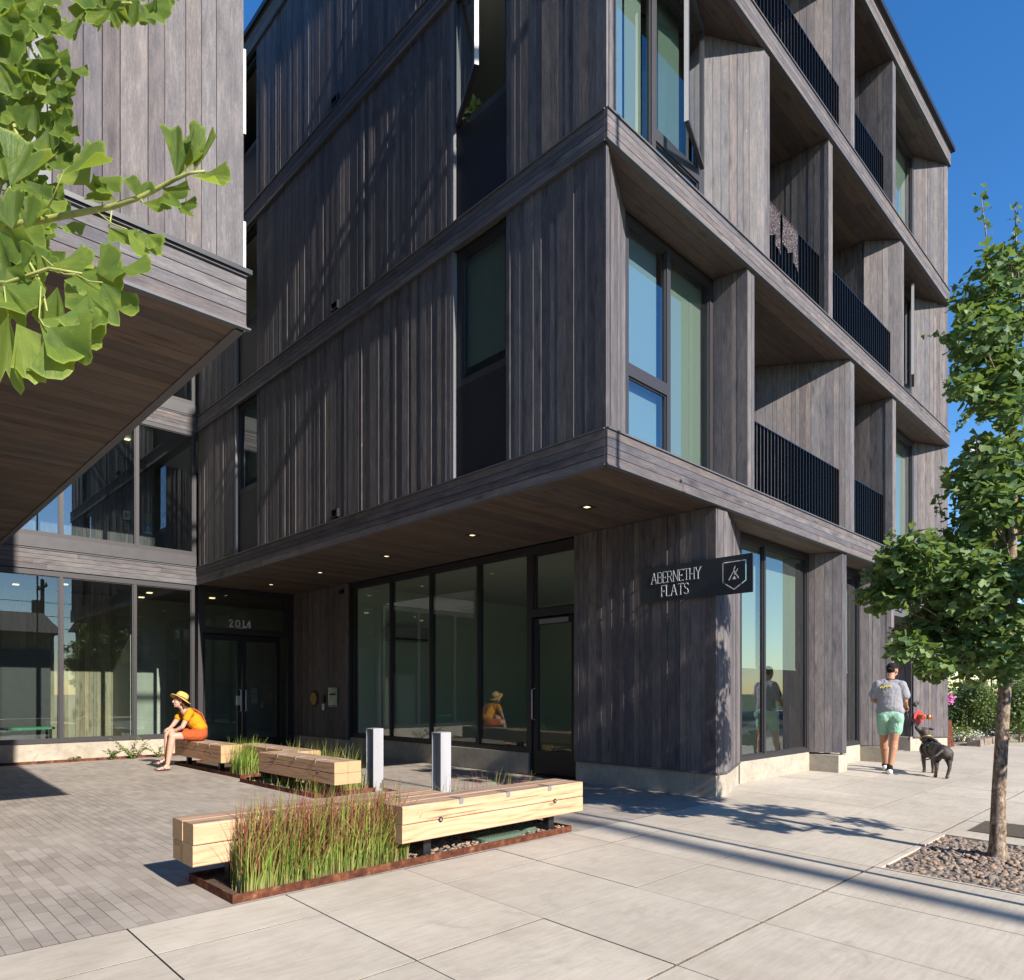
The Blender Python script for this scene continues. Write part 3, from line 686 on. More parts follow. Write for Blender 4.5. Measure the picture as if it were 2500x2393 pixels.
# lobby interior: back wall with boards, elevator opening, ceiling, bench-height table
mb=MB(); boards(mb,fy(17.6),-8,4.6,0.0,Z1b,.003); mb.build('lobby_wall','lobbywood',B)
mb=MB(); boards(mb,fy(17.6),-8,7.4,Z1t,Z2b,.003); mb.build('lobby_wall','wood',B)
mb=MB(); mb.box(4.6,12,17.6,17.7,0,Z1b); mb.box(9.4,9.5,14.9,17.6,0,Z1b); mb.box(-8,8.6,19.9,20,Z1t,Z2b); mb.box(4.52,4.6,16.3,17.6,0,Z1b); mb.box(-8,8.6,17.7,17.8,Z2t,Z4b); mb.build('interior_wall','intdark',B)
mb=MB(); mb.box(XL,Xc+.1,14.95,18.,Z1b+.02,Z1t-.02); mb.box(XL,Xc+.1,14.95,18,Z2b+.02,Z2t-.02); mb.box(XL,Xc+.1,14.95,18,Z3b+.02,Z3t-.02); mb.box(XL,Xc+.1,14.95,18,Z4b+.02,Z4t-.02); mb.build('floor_slab','intfloor',B)
mb=MB(); soffit(mb,-8,9.4,14.98,17.6,Z1b-.05); mb.build('lobby_ceiling','soffit',B)
mb=MB(); mb.box(1.9,3.3,17.5,17.58,0,2.15); mb.build('elevator_door','sill',B)
# ---- left wing (cantilevered volume)
XR=1.80; XW=-9.
FL=Fr((0,Yc),(1,Yc),(0,1))
band(Fr((XW,Yc-PR),(XR,Yc-PR),(0,1)),0,XR-XW,3.49,3.81)
band(Fr((XR,Yc-PR),(XR,YB),(-1,0)),.031,YB-Yc,3.49,3.81)
mb=MB(); soffit(mb,XW,XR,Yc,YB-.01,3.49+.006); mb.build('soffit','soffit',B)
mb=MB(); mb.box(XW,XR-.02,Yc+.05,YB,3.52,3.79); mb.box(XW,XR-.02,Yc+.05,YB,12.9,13.1); mb.box(-.3,-.2,Yc+.05,YB,3.79,12.9); mb.build('floor_slab','intfloor',B)
mb=MB(); boards(mb,FS,.80,XR+.0,3.825,12.85,.003); mb.build('board_wall','wood',B)
mb=MB(); boards(mb,FS,XW,-2.2,3.825,12.85,.004); mb.build('board_wall','wood',B)
mb=MB(); boards(mb,Fr((XR,Yc),(XR,YB),(-1,0)),.031,YB-Yc,3.825,12.85,.006); mb.build('board_wall','wood',B)
window(B,FS,-2.2,.70,4.1,12.85,[(-2.1,-.8,4.2,6.8),(-.74,.60,4.2,6.8),(-2.1,-.8,7.1,9.7),(-.74,.60,7.1,9.7)])
mb=MB(); fbox(mb,FS,.70,.755,-.02,.1,3.825,12.85); fbox(mb,FS,.755,.80,0.012,.1,3.825,12.85); mb.build('window_trim','trim',B)
mb=MB(); fbox(mb,FS,-9,XR+.025,-.07,-.036,3.812,3.84); mb.build('drip_edge','black',B)
mb=MB(); fbox(mb,FS,-9,XR+.02,-.06,-.03,3.476,3.486); mb.build('drip_edge','flash',B)
# soffit downlights
for k,y in enumerate((5.33,7.42,9.55,11.72,13.74)):
    mb=MB(); z=Z1b+.006; x=6.46
    mb.box(x-.075,x+.075,y-.075,y-.045,z-.006,z+.01); mb.box(x-.075,x+.075,y+.045,y+.075,z-.006,z+.01); mb.box(x-.075,x-.045,y-.045,y+.045,z-.006,z+.01); mb.box(x+.045,x+.075,y-.045,y+.045,z-.006,z+.01)
    o=mb.build('soffit_light','black',B); g=MB(); g.box(x-.03,x+.03,y-.045,y+.03,z-.003,z+.004); g.build('lens','lamp',o)
for (x,y) in ((3.3,16.2),(2.6,16.9),(4.9,16.3),(5.0,17.2),(6.2,16.2)):
    g=MB(); g.box(x-.05,x+.05,y-.05,y+.05,Z1b-.07,Z1b-.052); g.build('ceiling_light','lamp',B)
g=MB(); g.box(4.4,4.5,16.2,16.3,Z2b-.02,Z2b-.002); g.build('ceiling_light','lamp',B)
#PART2
# ================================================================== OBJECTS ON AND AROUND THE BUILDING
def rv(r):
    while 1:
        v=Vector((r.uniform(-1,1),r.uniform(-1,1),r.uniform(-1,1)))
        if .05<v.length<1: return v.normalized()
# ---- stroke lettering
GL={'A':[[(0,0),(.5,1),(1,0)],[(.2,.36),(.8,.36)],[(-.1,0),(.1,0)],[(.88,0),(1.1,0)]],
'B':[[(0,0),(0,1),(.55,1),(.75,.88),(.75,.66),(.55,.53),(0,.53)],[(.55,.53),(.85,.42),(.85,.12),(.6,0),(0,0)]],
'E':[[(.75,1),(0,1),(0,0),(.75,0)],[(0,.48),(.5,.48)],[(.75,1),(.75,.92)],[(.75,0),(.75,.08)],[(.5,.42),(.5,.54)]],
'R':[[(0,0),(0,1),(.55,1),(.78,.88),(.78,.62),(.55,.50),(0,.50)],[(.45,.5),(.85,0)],[(-.1,0),(.1,0)],[(.76,0),(.95,0)]],
'N':[[(0,0),(0,1),(.85,0),(.85,1)],[(-.1,0),(.1,0)],[(.75,1),(.95,1)]],
'T':[[(0,1),(.9,1)],[(.45,1),(.45,0)],[(.33,0),(.57,0)],[(0,1),(0,.93)],[(.9,1),(.9,.93)]],
'H':[[(0,0),(0,1)],[(.8,0),(.8,1)],[(0,.48),(.8,.48)],[(-.1,0),(.1,0)],[(.7,0),(.9,0)]],
'Y':[[(0,1),(.45,.48),(.9,1)],[(.45,.48),(.45,0)],[(.33,0),(.57,0)],[(-.08,1),(.08,1)],[(.82,1),(.98,1)]],
'F':[[(0,0),(0,1),(.72,1),(.72,.92)],[(0,.48),(.48,.48)],[(.48,.42),(.48,.54)],[(-.1,0),(.1,0)]],
'L':[[(0,1),(0,0),(.7,0),(.7,.08)],[(-.1,1),(.1,1)]],
'S':[[(.72,.84),(.6,.97),(.35,1),(.1,.9),(.05,.72),(.2,.57),(.55,.46),(.72,.3),(.68,.1),(.42,0),(.15,.03),(0,.16)]],
'2':[[(0,.76),(.06,.93),(.28,1),(.52,.95),(.62,.76),(.5,.5),(0,0),(.68,0),(.68,.1)]],
'0':[[(.42,1),(.14,.9),(0,.62),(0,.38),(.14,.1),(.42,0),(.7,.1),(.84,.38),(.84,.62),(.7,.9),(.42,1)]],
'1':[[(0,.86),(.16,1),(.16,0)],[(.0,0),(.32,0)]],
'4':[[(.5,0),(.5,1),(-.05,.3),(.7,.3)],[(.38,0),(.64,0)]]}
def stroke(mb,P,pts,w_,d0,d1):
    """P(a,d,z) frame function; flat bars along the polyline"""
    for (a,z),(a2,z2) in zip(pts[:-1],pts[1:]):
        L=math.hypot(a2-a,z2-z) or 1e-6; ux,uz=(a2-a)/L,(z2-z)/L; nx,nz=-uz*w_/2,ux*w_/2
        a,z,a2,z2=a-ux*w_*.4,z-uz*w_*.4,a2+ux*w_*.4,z2+uz*w_*.4
        q=[(a-nx,z-nz),(a2-nx,z2-nz),(a2+nx,z2+nz),(a+nx,z+nz)]
        mb.hexa([P(*(x,d0,y)) for x,y in q]+[P(*(x,d1,y)) for x,y in q])
def text(mb,P,txt,a,z,h,ws,w_,d0,d1,sgn=1,gap=.28):
    for ch in txt:
        if ch==' ': a+=sgn*h*.5; continue
        g=GL[ch]; mx=max(p[0] for s_ in g for p in s_)
        for s_ in g: stroke(mb,P,[(a+sgn*x*h*ws,z+y*h) for x,y in s_],w_,d0,d1)
        a+=sgn*(mx*h*ws+gap*h*ws)
    return a
M['silver']=simple('brushed_letters',(.88,.88,.88),.6,0,.03,20,.0)
# numerals on the transom
a_=6.05
for ch in '2014':
    nb=MB(); text(nb,FY.P,ch,a_,2.665,.15,.66,.021,-.004,.006,1,.5); nb.build('house_number','silver',B); a_+=.16*.66*(max(p[0] for q in GL[ch] for p in q)+.62)
# ---- blade sign: a steel plate standing off the pier, cut through with the emblem
sg=thing('hanging_sign','dark steel sign reading ABERNETHY FLATS with a cut out shield emblem','sign',(7.45,4.5,2.4))
xs_=7.44
def SP(a,d,z): return (xs_+d,a,z)   # a runs along y (decreasing to the right in view)
y0s,y1s,zb_,zt_=3.72,5.24,2.40,2.845
# plate with a shield-shaped slot: build as grid of strips around slots (2 cm cells)
mb=MB()
sh=[(4.085,2.775),(3.80,2.775),(3.80,2.545),(3.945,2.455),(4.085,2.545),(4.085,2.775)]
em=[[(4.008,2.570),(3.957,2.654)],[(3.93,2.720),(3.951,2.676),(3.890,2.582)],[(3.902,2.684),(3.936,2.626)]]
tri=[(3.972,2.570),(3.914,2.570),(3.942,2.614)]
def inslot(a,z):
    def seg(p,q,w):
        L2=(q[0]-p[0])**2+(q[1]-p[1])**2; t=max(0,min(1,((a-p[0])*(q[0]-p[0])+(z-p[1])*(q[1]-p[1]))/L2))
        return (a-p[0]-t*(q[0]-p[0]))**2+(z-p[1]-t*(q[1]-p[1]))**2<w*w
    for i,(p,q) in enumerate(zip(sh[:-1],sh[1:])):
        for (s0,s1) in (((0,.97),) if i not in(0,3) else ((0.03,.68),(.72,1.0))):
            P0=(p[0]+(q[0]-p[0])*s0,p[1]+(q[1]-p[1])*s0); P1=(p[0]+(q[0]-p[0])*s1,p[1]+(q[1]-p[1])*s1)
            if seg(P0,P1,.0068): return True
    for l in em:
        for p,q in zip(l[:-1],l[1:]):
            if seg(p,q,.0078): return True
    d=lambda p,q: (q[0]-p[0])*(z-p[1])-(q[1]-p[1])*(a-p[0])
    s3=[d(tri[i],tri[(i+1)%3]) for i in range(3)]
    return all(v>0 for v in s3) or all(v<0 for v in s3)
cs=.004; a0,a1,c0,c1=3.76,4.12,2.43,2.80
mb.box(xs_-.004,xs_+.004,a1,y1s,zb_,zt_); mb.box(xs_-.004,xs_+.004,y0s,a0,zb_,zt_); mb.box(xs_-.004,xs_+.004,a0,a1,zb_,c0); mb.box(xs_-.004,xs_+.004,a0,a1,c1,zt_)
nz=int(round((c1-c0)/cs)); na=int(round((a1-a0)/cs))
for j in range(nz):
    z=c0+(j+.5)*cs; run=None
    for i in range(na+1):
        solid=i<na and not inslot(a0+(i+.5)*cs,z)
        if solid and run is None: run=i
        if (not solid) and run is not None:
            mb.box(xs_-.004,xs_+.004,a0+run*cs,a0+i*cs,z-cs/2,z+cs/2); run=None
mb.build('plate','signsteel',sg) if False else None
M['signsteel']=simple('dark_sign_steel',(.035,.042,.046),.5,.2,.08,10,.03)
mb.build('plate','signsteel',sg)
mb=MB(); mb.box(xs_-.006,xs_+.006,y0s-.006,y0s-.0005,zb_,zt_); mb.build('edge','trim',sg)
mb=MB()
text(mb,SP,'ABERNETHY',5.075,2.635,.135,.55,.0062,-.008,-.0045,-1,.17)
text(mb,SP,'FLATS',4.925,2.465,.135,.57,.0062,-.008,-.0045,-1,.2); mb.build('lettering','silver',sg)
mb=MB()
for y in (4.45,5.1):
    for z in (2.5,2.75): mb.tube([(xs_+.003,y,z),(7.505,y,z)],.012,10)
mb.build('bracket','galv',sg)
# ---- things on the pier walls
M['brass']=simple('old_brass',(.42,.26,.08),.45,.6,.1,60,.1); M['plaquewood']=simple('plaque_rim',(.07,.03,.015),.5,0,.1,40,.1)
p=thing('round_plaque','round brass plaque in a dark rim on the charcoal wall','plaque',(7.48,13.84,1.12))
mb=MB(); mb.disc((7.488,13.84,1.12),(-1,0,0),.185,.02,40); mb.build('rim','plaquewood',p)
mb=MB(); mb.disc((7.467,13.84,1.12),(-1,0,0),.13,.008,40); 
for k in range(3): mb.box(7.455,7.459,13.775+.045*k,13.80+.045*k,1.06,1.18)
mb.build('medallion','brass',p)
p=thing('entry_intercom','small black intercom with a silver keypad on the charcoal wall','intercom',(7.48,13.42,1.05))
mb=MB(); mb.box(7.455,7.488,13.37,13.46,1.04,1.20); mb.build('card_reader','black',p)
mb=MB(); mb.box(7.46,7.488,13.365,13.465,.88,1.01); mb.build('keypad','galv',p)
M['steel']=simple('stainless_steel',(.50,.50,.48),.25,.9,.2,6,.3)
p=thing('parcel_box','stainless steel parcel box recessed in the charcoal wall','letter box',(7.48,13.0,1.15))
mb=MB(); mb.box(7.452,7.488,12.82,13.18,.96,1.36); mb.build('door','steel',p)
mb=MB(); mb.box(7.44,7.452,12.90,13.10,1.20,1.235); mb.box(7.44,7.452,12.86,13.14,.975,.99); mb.build('handle','black',p)
p=thing('wall_camera','small dark dome camera high on the wall by the glazing','camera',(7.48,12.66,3.33))
mb=MB(); mb.disc((7.49,12.66,3.33),(-1,0,0),.05,.03,16); mb.build('mount','black',p)
mb=MB(); mb.tube([(7.46,12.66,3.33),(7.43,12.66,3.30),(7.40,12.66,3.28)],[.035,.04,.02],12); mb.build('dome','black',p,True)
# fire department connection
M['redpl']=simple('red_plate',(.55,.04,.05),.5,0,.2,60,.1)
p=thing('fire_connection','red round plate with a twin brass hose connection on the splayed wall','fire connection',(16.75,4.55,.75))
Fd=Fr((16.615,YW),(XE,Yc),(0,1)); c=lambda a,d,z: Vector(Fd.P(a,d,z)); nn=-Vector((Fd.n.x,Fd.n.y,0))
mb=MB(); mb.disc(c(.13,-.012,.73),nn,.135,.012,32); mb.build('wall_plate','redpl',p)
mb=MB()
b0=c(.13,-.02,.73)
mb.tube([b0,b0+nn*.06,b0+nn*.13],[.07,.062,.05],16); 
for s_ in(-1,1):
    dd=(nn+Vector((Fd.d.x,Fd.d.y,0))*s_*.75).normalized(); q=b0+nn*.08
    mb.tube([q,q+dd*.10,q+dd*.101,q+dd*.16],[.038,.042,.052,.052],14)
mb.build('inlet','brass',p,True)
mb=MB()
for s_ in(-1,1):
    dd=(nn+Vector((Fd.d.x,Fd.d.y,0))*s_*.75).normalized(); q=b0+nn*.08+dd*.155; mb.tube([q,q+dd*.03],[.045,.04],14)
mb.build('cap','redpl',p)
p=thing('key_safe','small round steel key safe above the fire connection','lock',(16.7,4.58,1.03))
mb=MB(); mb.disc(c(.07,-.015,1.02),nn,.055,.03,20); mb.build('lid','steel',p); mb=MB(); mb.disc(c(.07,-.046,1.02),nn,.018,.01,12); mb.build('keyhole','black',p)
# ---- air conditioner inside the shop
p=thing('air_conditioner','long white wall air conditioner seen through the shop glass','air conditioner',(8.7,12.2,2.4))
mb=MB(); mb.box(8.3,9.3,12.14,12.355,2.35,2.66); mb.build('casing','bollard',p); mb=MB(); mb.box(8.34,9.26,12.10,12.14,2.37,2.41); mb.build('outlet','black',p)
# ---- plates on the wall behind the bridge glass
M['redpl']=simple('red_plate',(.42,.03,.04),.5,0,.2,60,.1); M['steel']=simple('stainless_steel',(.50,.50,.48),.25,.9,.2,6,.3); M['signblue']=simple('blue_sign',(.01,.16,.42),.5,0,.05,30,0); M['whitepl']=simple('white_plate',(.7,.7,.7),.5,0,.05,30,0)
def wplate(name,lab,x0,x1,z0,z1,m,cat='sign'):
    t=thing(name,lab,cat,((x0+x1)/2,17.55,z0)); mb=MB(); mb.box(x0,x1,17.55,17.585,z0,z1); mb.build('plate',m,t); return t
t=wplate('accessibility_sign','blue wheelchair sign on the wall behind the upper bridge glass',5.14,5.36,4.95,5.17,'signblue')
mb=MB(); P_=lambda a,d,z:(a,17.545+d,z)
stroke(mb,P_,[(5.235,5.145),(5.24,5.09),(5.275,5.09),(5.295,5.055)],.010,-.004,.004); stroke(mb,P_,[(5.243,5.12),(5.27,5.12)],.008,-.004,.004)
stroke(mb,P_,[(5.228,5.10),(5.208,5.08),(5.208,5.055),(5.228,5.036),(5.252,5.036),(5.27,5.056)],.009,-.004,.004); mb.box(5.225,5.243,17.54,17.549,5.148,5.164)
mb.box(5.18,5.32,17.54,17.549,4.995,5.008); mb.box(5.165,5.335,17.54,17.549,4.97,4.983); mb.build('symbol','whitepl',t)
wplate('call_plate','grey control plate above the blue wheelchair sign',5.16,5.34,5.19,5.42,'trim','control plate')
t=wplate('exit_plan_sign','white plate with a red symbol behind the bridge glass',4.72,4.86,5.22,5.42,'whitepl')
mb=MB()
for k in range(3): mb.tube([(4.76+.03*k,17.545,5.27),(4.76+.03*k,17.545,5.37)],.009,6)
mb.build('symbol','redpl',t)
t=wplate('elevator_buttons','narrow steel elevator button plate below the white plate',4.75,4.84,4.95,5.19,'steel','control plate')
mb=MB()
for z in (5.02,5.12): mb.disc((4.795,17.549,z),(0,-1,0),.018,.008,12)
mb.build('button','black',t)
# ---- table inside the lobby glass
t=thing('lobby_table','low table with a green top inside the lobby glass','table',(2.5,15.7,0)); M['greentop']=simple('green_top',(.05,.22,.12),.4,0,.1,10,0)
mb=MB(); mb.box(1.4,3.0,15.5,15.95,.56,.60); mb.build('top','greentop',t)
for (x,y) in ((1.45,15.55),(2.92,15.55),(1.45,15.88),(2.92,15.88)): mb=MB(); mb.box(x,x+.04,y,y+.04,0.012,.56); mb.build('leg','black',t)
# ---- towels over the level 3 rail
M['towel']=simple('patterned_cloth',(.05,.03,.03),.9,0,1.2,55,.4)
def towel_mat():
    b=NB('patterned_cloth'); tc=b.n('TexCoord').outputs['Object']
    v=b.n('TexVoronoi',{'Vector':tc,'Scale':42.}); f=b.n('MapRange',{0:v.outputs['Distance'],1:.25,2:.42,3:1,4:0}).outputs[0]
    return b.done(b.pbsdf(color=b.mix(f,(.025,.016,.018),(.17,.145,.15)),rough=.95))
M['towel']=towel_mat()
for k,(xa,xb,lab) in enumerate(((8.98,9.45,'dark patterned cloth hung over the balcony rail nearest the corner windows'),(9.52,10.02,'dark patterned cloth hung on the same rail, farther from the corner windows'))):
    p=MB(); zt=Z2t+1.03; n=14
    vs=[];fs=[]
    for side,yy in ((0,4.325),(1,4.375)):
        for i in range(n+1):
            a=i/n; x=xa+(xb-xa)*a; dr=(.24+.18*abs(math.sin(a*math.pi*1.0+.6))+(.18 if a>.75 else 0)+(.1*a))*(1 if side==0 else .5)
            for j in range(6):
                t=j/5; vs.append((x+.01*math.sin(j+i),yy+(-1 if side==0 else 1)*(.006+.014*math.sin(i*1.3+j*.6)*t),zt-dr*t))
    for side in(0,1):
        o_=side*(n+1)*6
        for i in range(n):
            for j in range(5): fs.append((o_+i*6+j,o_+(i+1)*6+j,o_+(i+1)*6+j+1,o_+i*6+j+1))
    for i in range(n): fs.append((i*6,(i+1)*6,(n+1)*6+(i+1)*6,(n+1)*6+i*6))
    p.idx(vs,fs); tag(p.build('cloth','towel',None,True),lab,'cloth','cloths drying on a balcony rail')
def greens(name,lab,cat,c,rad,n,size,seed):
    r=random.Random(seed); mb=MB()
    for _ in range(n):
        v=rv(r); p_=Vector(c)+Vector((v.x*rad[0],v.y*rad[1],v.z*rad[2])); d=(rv(r)+Vector((0,0,.3))).normalized()*size; w_=d.cross(rv(r)).normalized()*size*.28
        mb.face([p_,p_+d*.5+w_,p_+d,p_+d*.5-w_],[(0,0),(.5,.5),(0,1),(-.5,.5)],.6+.4*r.random())
    tag(mb.build(name,'shrub'),lab,cat)
greens('potted_plant','small green plant showing through the balcony rail under the cloths','plant',(10.35,4.46,7.25),(.18,.06,.22),70,.09,91)
greens('potted_plant','trailing green plant at the foot of the open courtyard window','plant',(5.52,6.32,8.22),(.05,.10,.14),60,.10,92)
# ================================================================== COURTYARD FURNITURE
def make_bench():
    r=thing('timber_bench','','bench',(0,0,0))
    # local: length along +x (0..2), depth +y (0..0.36), z .18...45
    hs=.135; ws=.18
    for i in range(2):
        for j in range(2):
            mb=MB(); bid=rnd.random(); g=.004; x0,x1=rnd.uniform(0,.006),2.0-rnd.uniform(0,.006); y0,y1=i*ws+g*.5,(i+1)*ws-g*.5; z0,z1=.18+j*hs+.002,.18+(j+1)*hs-.002
            c=.006; pr=[(y0+c,z0),(y1-c,z0),(y1,z0+c),(y1,z1-c),(y1-c,z1),(y0+c,z1),(y0,z1-c),(y0,z0+c)]
            u0=rnd.random()*5; acc=0
            for k in range(8):
                p_,q=pr[k],pr[(k+1)%8]; L=math.hypot(q[0]-p_[0],q[1]-p_[1])
                mb.face([(x0,*p_),(x0,*q),(x1,*q),(x1,*p_)][::-1],[(u0+acc,2),(u0+acc+L,2),(u0+acc+L,0),(u0+acc,0)][::-1] if False else [(u0+acc,0),(u0+acc+L,0),(u0+acc+L,2),(u0+acc,2)],bid,0); acc+=L
            cy,cz=(y0+y1)/2,(z0+z1)/2
            mb.face([(x0,a,b_) for a,b_ in pr],[(a-cy,b_-cz) for a,b_ in pr],bid,1); mb.face([(x1,a,b_) for a,b_ in pr][::-1],[(a-cy,b_-cz) for a,b_ in pr][::-1],bid,1)
            mb.build('timber',['timber','endgrain'],r)
    for x in (.30,1.68):
        mb=MB(); mb.box(x-.035,x+.035,.10,.17,-.02,.18); mb.build('leg','black',r)
    for x in (.55,1.05,1.55):
        mb=MB(); mb.box(x-.018,x+.018,-.006,.13,.449,.455); mb.box(x-.018,x+.018,-.008,-.001,.415,.455); mb.build('bracket','galv',r)
    for x in (.35,1.62):
        mb=MB(); mb.disc((x,.0015,.315),(0,-1,0),.021,.002,18); mb.build('bolt_hole','black',r); mb=MB(); mb.disc((x,-.001,.315),(0,-1,0),.010,.004,10); mb.build('bolt','galv',r)
    return r
b0=make_bench()
PI2=math.pi/2
spots=[((2.89,4.08,0),0,'pale timber bench nearest the sidewalk beside the tall red grass'),
 ((1.58,4.44,0),0,'timber bench whose left end sticks out over the brick paving by the grass'),
 ((4.15+.36-.36,9.20,0),-PI2,'timber bench in the middle of the courtyard ending beside the left bollard'),
 ((4.535,10.86,0),-PI2,'timber bench set behind the middle bench, partly hidden by it'),
 ((4.21,12.66,0),-PI2,'timber bench the woman sits on by the lobby glass')]
for i,(l,rz,lab) in enumerate(spots):
    o=b0 if i==0 else copytree(b0)
    # rz=-90: local +x -> -y ; local +y -> +x
    o.location=l; o.rotation_euler=(0,0,rz); o['label']=lab; o['group']='stacked timber benches in the courtyard'
# planters: corten edging + soil
def planter(x0,x1,y0,y1,lab):
    p=thing('steel_planter',lab,'planter',(x0,y0,0),'rusted steel planter edgings')
    t=.006;h=.055
    for (a,b_,c_,d_) in ((x0,x1,y0,y0+t),(x0,x1,y1-t,y1),(x0,x0+t,y0+t,y1-t),(x1-t,x1,y0+t,y1-t)):
        mb=MB(); mb.box(a,b_,c_,d_,-.03,h); mb.build('edging','corten',p)
    mb=MB(); mb.box(x0+t,x1-t,y0+t,y1-t,-.02,.018); mb.build('soil_bed','soil',p)
planter(1.70,4.79,4.13,4.84,'long rusted steel planter edging along the sidewalk')
planter(4.08,4.92,7.52,9.66,'rusted steel planter edging under the middle bench')
planter(4.24,4.92,10.02,12.75,'rusted steel planter edging under the bench by the lobby')
def grass(name,lab,cnt,reg,hmin,hmax,lean,red,seed,dens=None,w=.0075):
    r=random.Random(seed); mb=MB()
    for _ in range(cnt):
        x=r.uniform(reg[0],reg[1]); y=r.uniform(reg[2],reg[3])
        if dens and r.random()>dens(x,y): continue
        h=r.uniform(hmin,hmax)*(1 if r.random()<.72 else .55); ang=r.gauss(lean,1.1); ln=abs(r.gauss(.18,.16))*h; 
        if r.random()<.10: ln*=2.6
        dx,dy=math.cos(ang)*ln,math.sin(ang)*ln; tw=r.uniform(0,math.pi); ww=w*r.uniform(.6,1.25); n=5; bid=r.random(); rd=red*r.choice([0.05,.35,.8,1.1,1.4])
        pts=[]
        for k in range(n+1):
            t=k/n; c=Vector((x+dx*t**1.9,y+dy*t**1.9,.015+h*(t-.12*(ln/h)*t*t*2))); wk=ww*(1-t**2.2)*.5+.0003; a=tw+t*.9
            pts.append((c+Vector((math.cos(a),math.sin(a),0))*wk,c-Vector((math.cos(a),math.sin(a),0))*wk))
        for k in range(n):
            mb.face([pts[k][0],pts[k][1],pts[k+1][1],pts[k+1][0]],[(0,k/n),(1,k/n),(1,(k+1)/n),(0,(k+1)/n)],bid,0,rd)
    o=mb.build(name,'grass',None,True); tag(o,lab,'grass',None,'stuff'); return o
grass('grass','dense tall red tipped grass in front of the leftmost bench end',3900,(1.80,3.02,4.16,4.42),.20,.66,.25,1.,3,lambda x,y: 1 if x<2.9 else .4)
grass('grass','sparse red tipped grass standing behind the bench nearest the sidewalk',230,(3.65,4.74,4.52,4.80),.38,.58,.2,1.,4)
grass('grass','bright green tuft of grass between the benches',420,(4.28,4.60,10.06,10.50),.28,.64,.6,.12,5,w=.009)
grass('grass','green grass blades behind the middle bench',420,(4.56,4.88,7.6,9.5),.30,.66,.3,.35,6,w=.009)
grass('grass','short red tipped grass at the near end of the middle bench',240,(4.1,4.86,7.54,7.95),.18,.42,.3,.8,8,w=.009)
grass('grass','thin grass under and behind the seat of the middle bench',160,(4.1,4.5,8.0,9.5),.12,.2,.3,.5,9)
def pebbles(name,lab,cnt,reg,zf,smin,smax,seed):
    r=random.Random(seed); import itertools
    # low icosphere
    t=(1+5**.5)/2; V=[(-1,t,0),(1,t,0),(-1,-t,0),(1,-t,0),(0,-1,t),(0,1,t),(0,-1,-t),(0,1,-t),(t,0,-1),(t,0,1),(-t,0,-1),(-t,0,1)]
    Fc=[(0,11,5),(0,5,1),(0,1,7),(0,7,10),(0,10,11),(1,5,9),(5,11,4),(11,10,2),(10,7,6),(7,1,8),(3,9,4),(3,4,2),(3,2,6),(3,6,8),(3,8,9),(4,9,5),(2,4,11),(6,2,10),(8,6,7),(9,8,1)]
    V=[Vector(v).normalized() for v in V]; cache={}; F2=[]
    def midp(a,b_):
        k=(min(a,b_),max(a,b_))
        if k not in cache: cache[k]=len(V); V.append((V[a]+V[b_]).normalized())
        return cache[k]
    for a,b_,c_ in Fc:
        m,n_,o_=midp(a,b_),midp(b_,c_),midp(c_,a); F2+=[(a,m,o_),(b_,n_,m),(c_,o_,n_),(m,n_,o_)]
    mb=MB()
    for _ in range(cnt):
        x=r.uniform(reg[0],reg[1]); y=r.uniform(reg[2],reg[3]); s_=r.uniform(smin,smax)*(1.35 if r.random()<.12 else 1)
        sx,sy,sz=s_*r.uniform(.8,1.25),s_*r.uniform(.55,.85),s_*r.uniform(.30,.5)
        m=Matrix.Rotation(r.uniform(0,6.3),3,'Z')@Matrix.Rotation(r.gauss(0,.35),3,'X')@Matrix.Rotation(r.gauss(0,.35),3,'Y')
        z=zf(x,y)+r.uniform(-.3,.9)*smin; c_=Vector((x,y,z)); ph=r.uniform(0,9)
        vs=[c_+m@Vector((v.x*sx*(1+.10*math.sin(3*v.y+ph)),v.y*sy,v.z*sz*(1+.1*math.sin(4*v.x+ph)))) for v in V]
        mb.idx(vs,F2,r.random())
    o=mb.build(name,'pebble',None,True); tag(o,lab,'gravel',None,'stuff'); return o
def pitz(x,y):
    d=math.hypot(x-6.67,y-1.26); return zs(y)-.028+.035*math.exp(-(d/.35)**2)
pebbles('gravel','brown and grey river pebbles filling the tree pit',3900,(5.66,7.36,.10,1.79),pitz,.017,.034,11)
pebbles('gravel','river pebbles in the planter under the bench nearest the sidewalk',520,(3.0,4.76,4.15,4.5),lambda x,y:.03,.012,.024,12)
pebbles('gravel','loose pebbles in the planters under the far benches',420,(4.12,4.86,7.6,9.5),lambda x,y:.03,.014,.026,13)
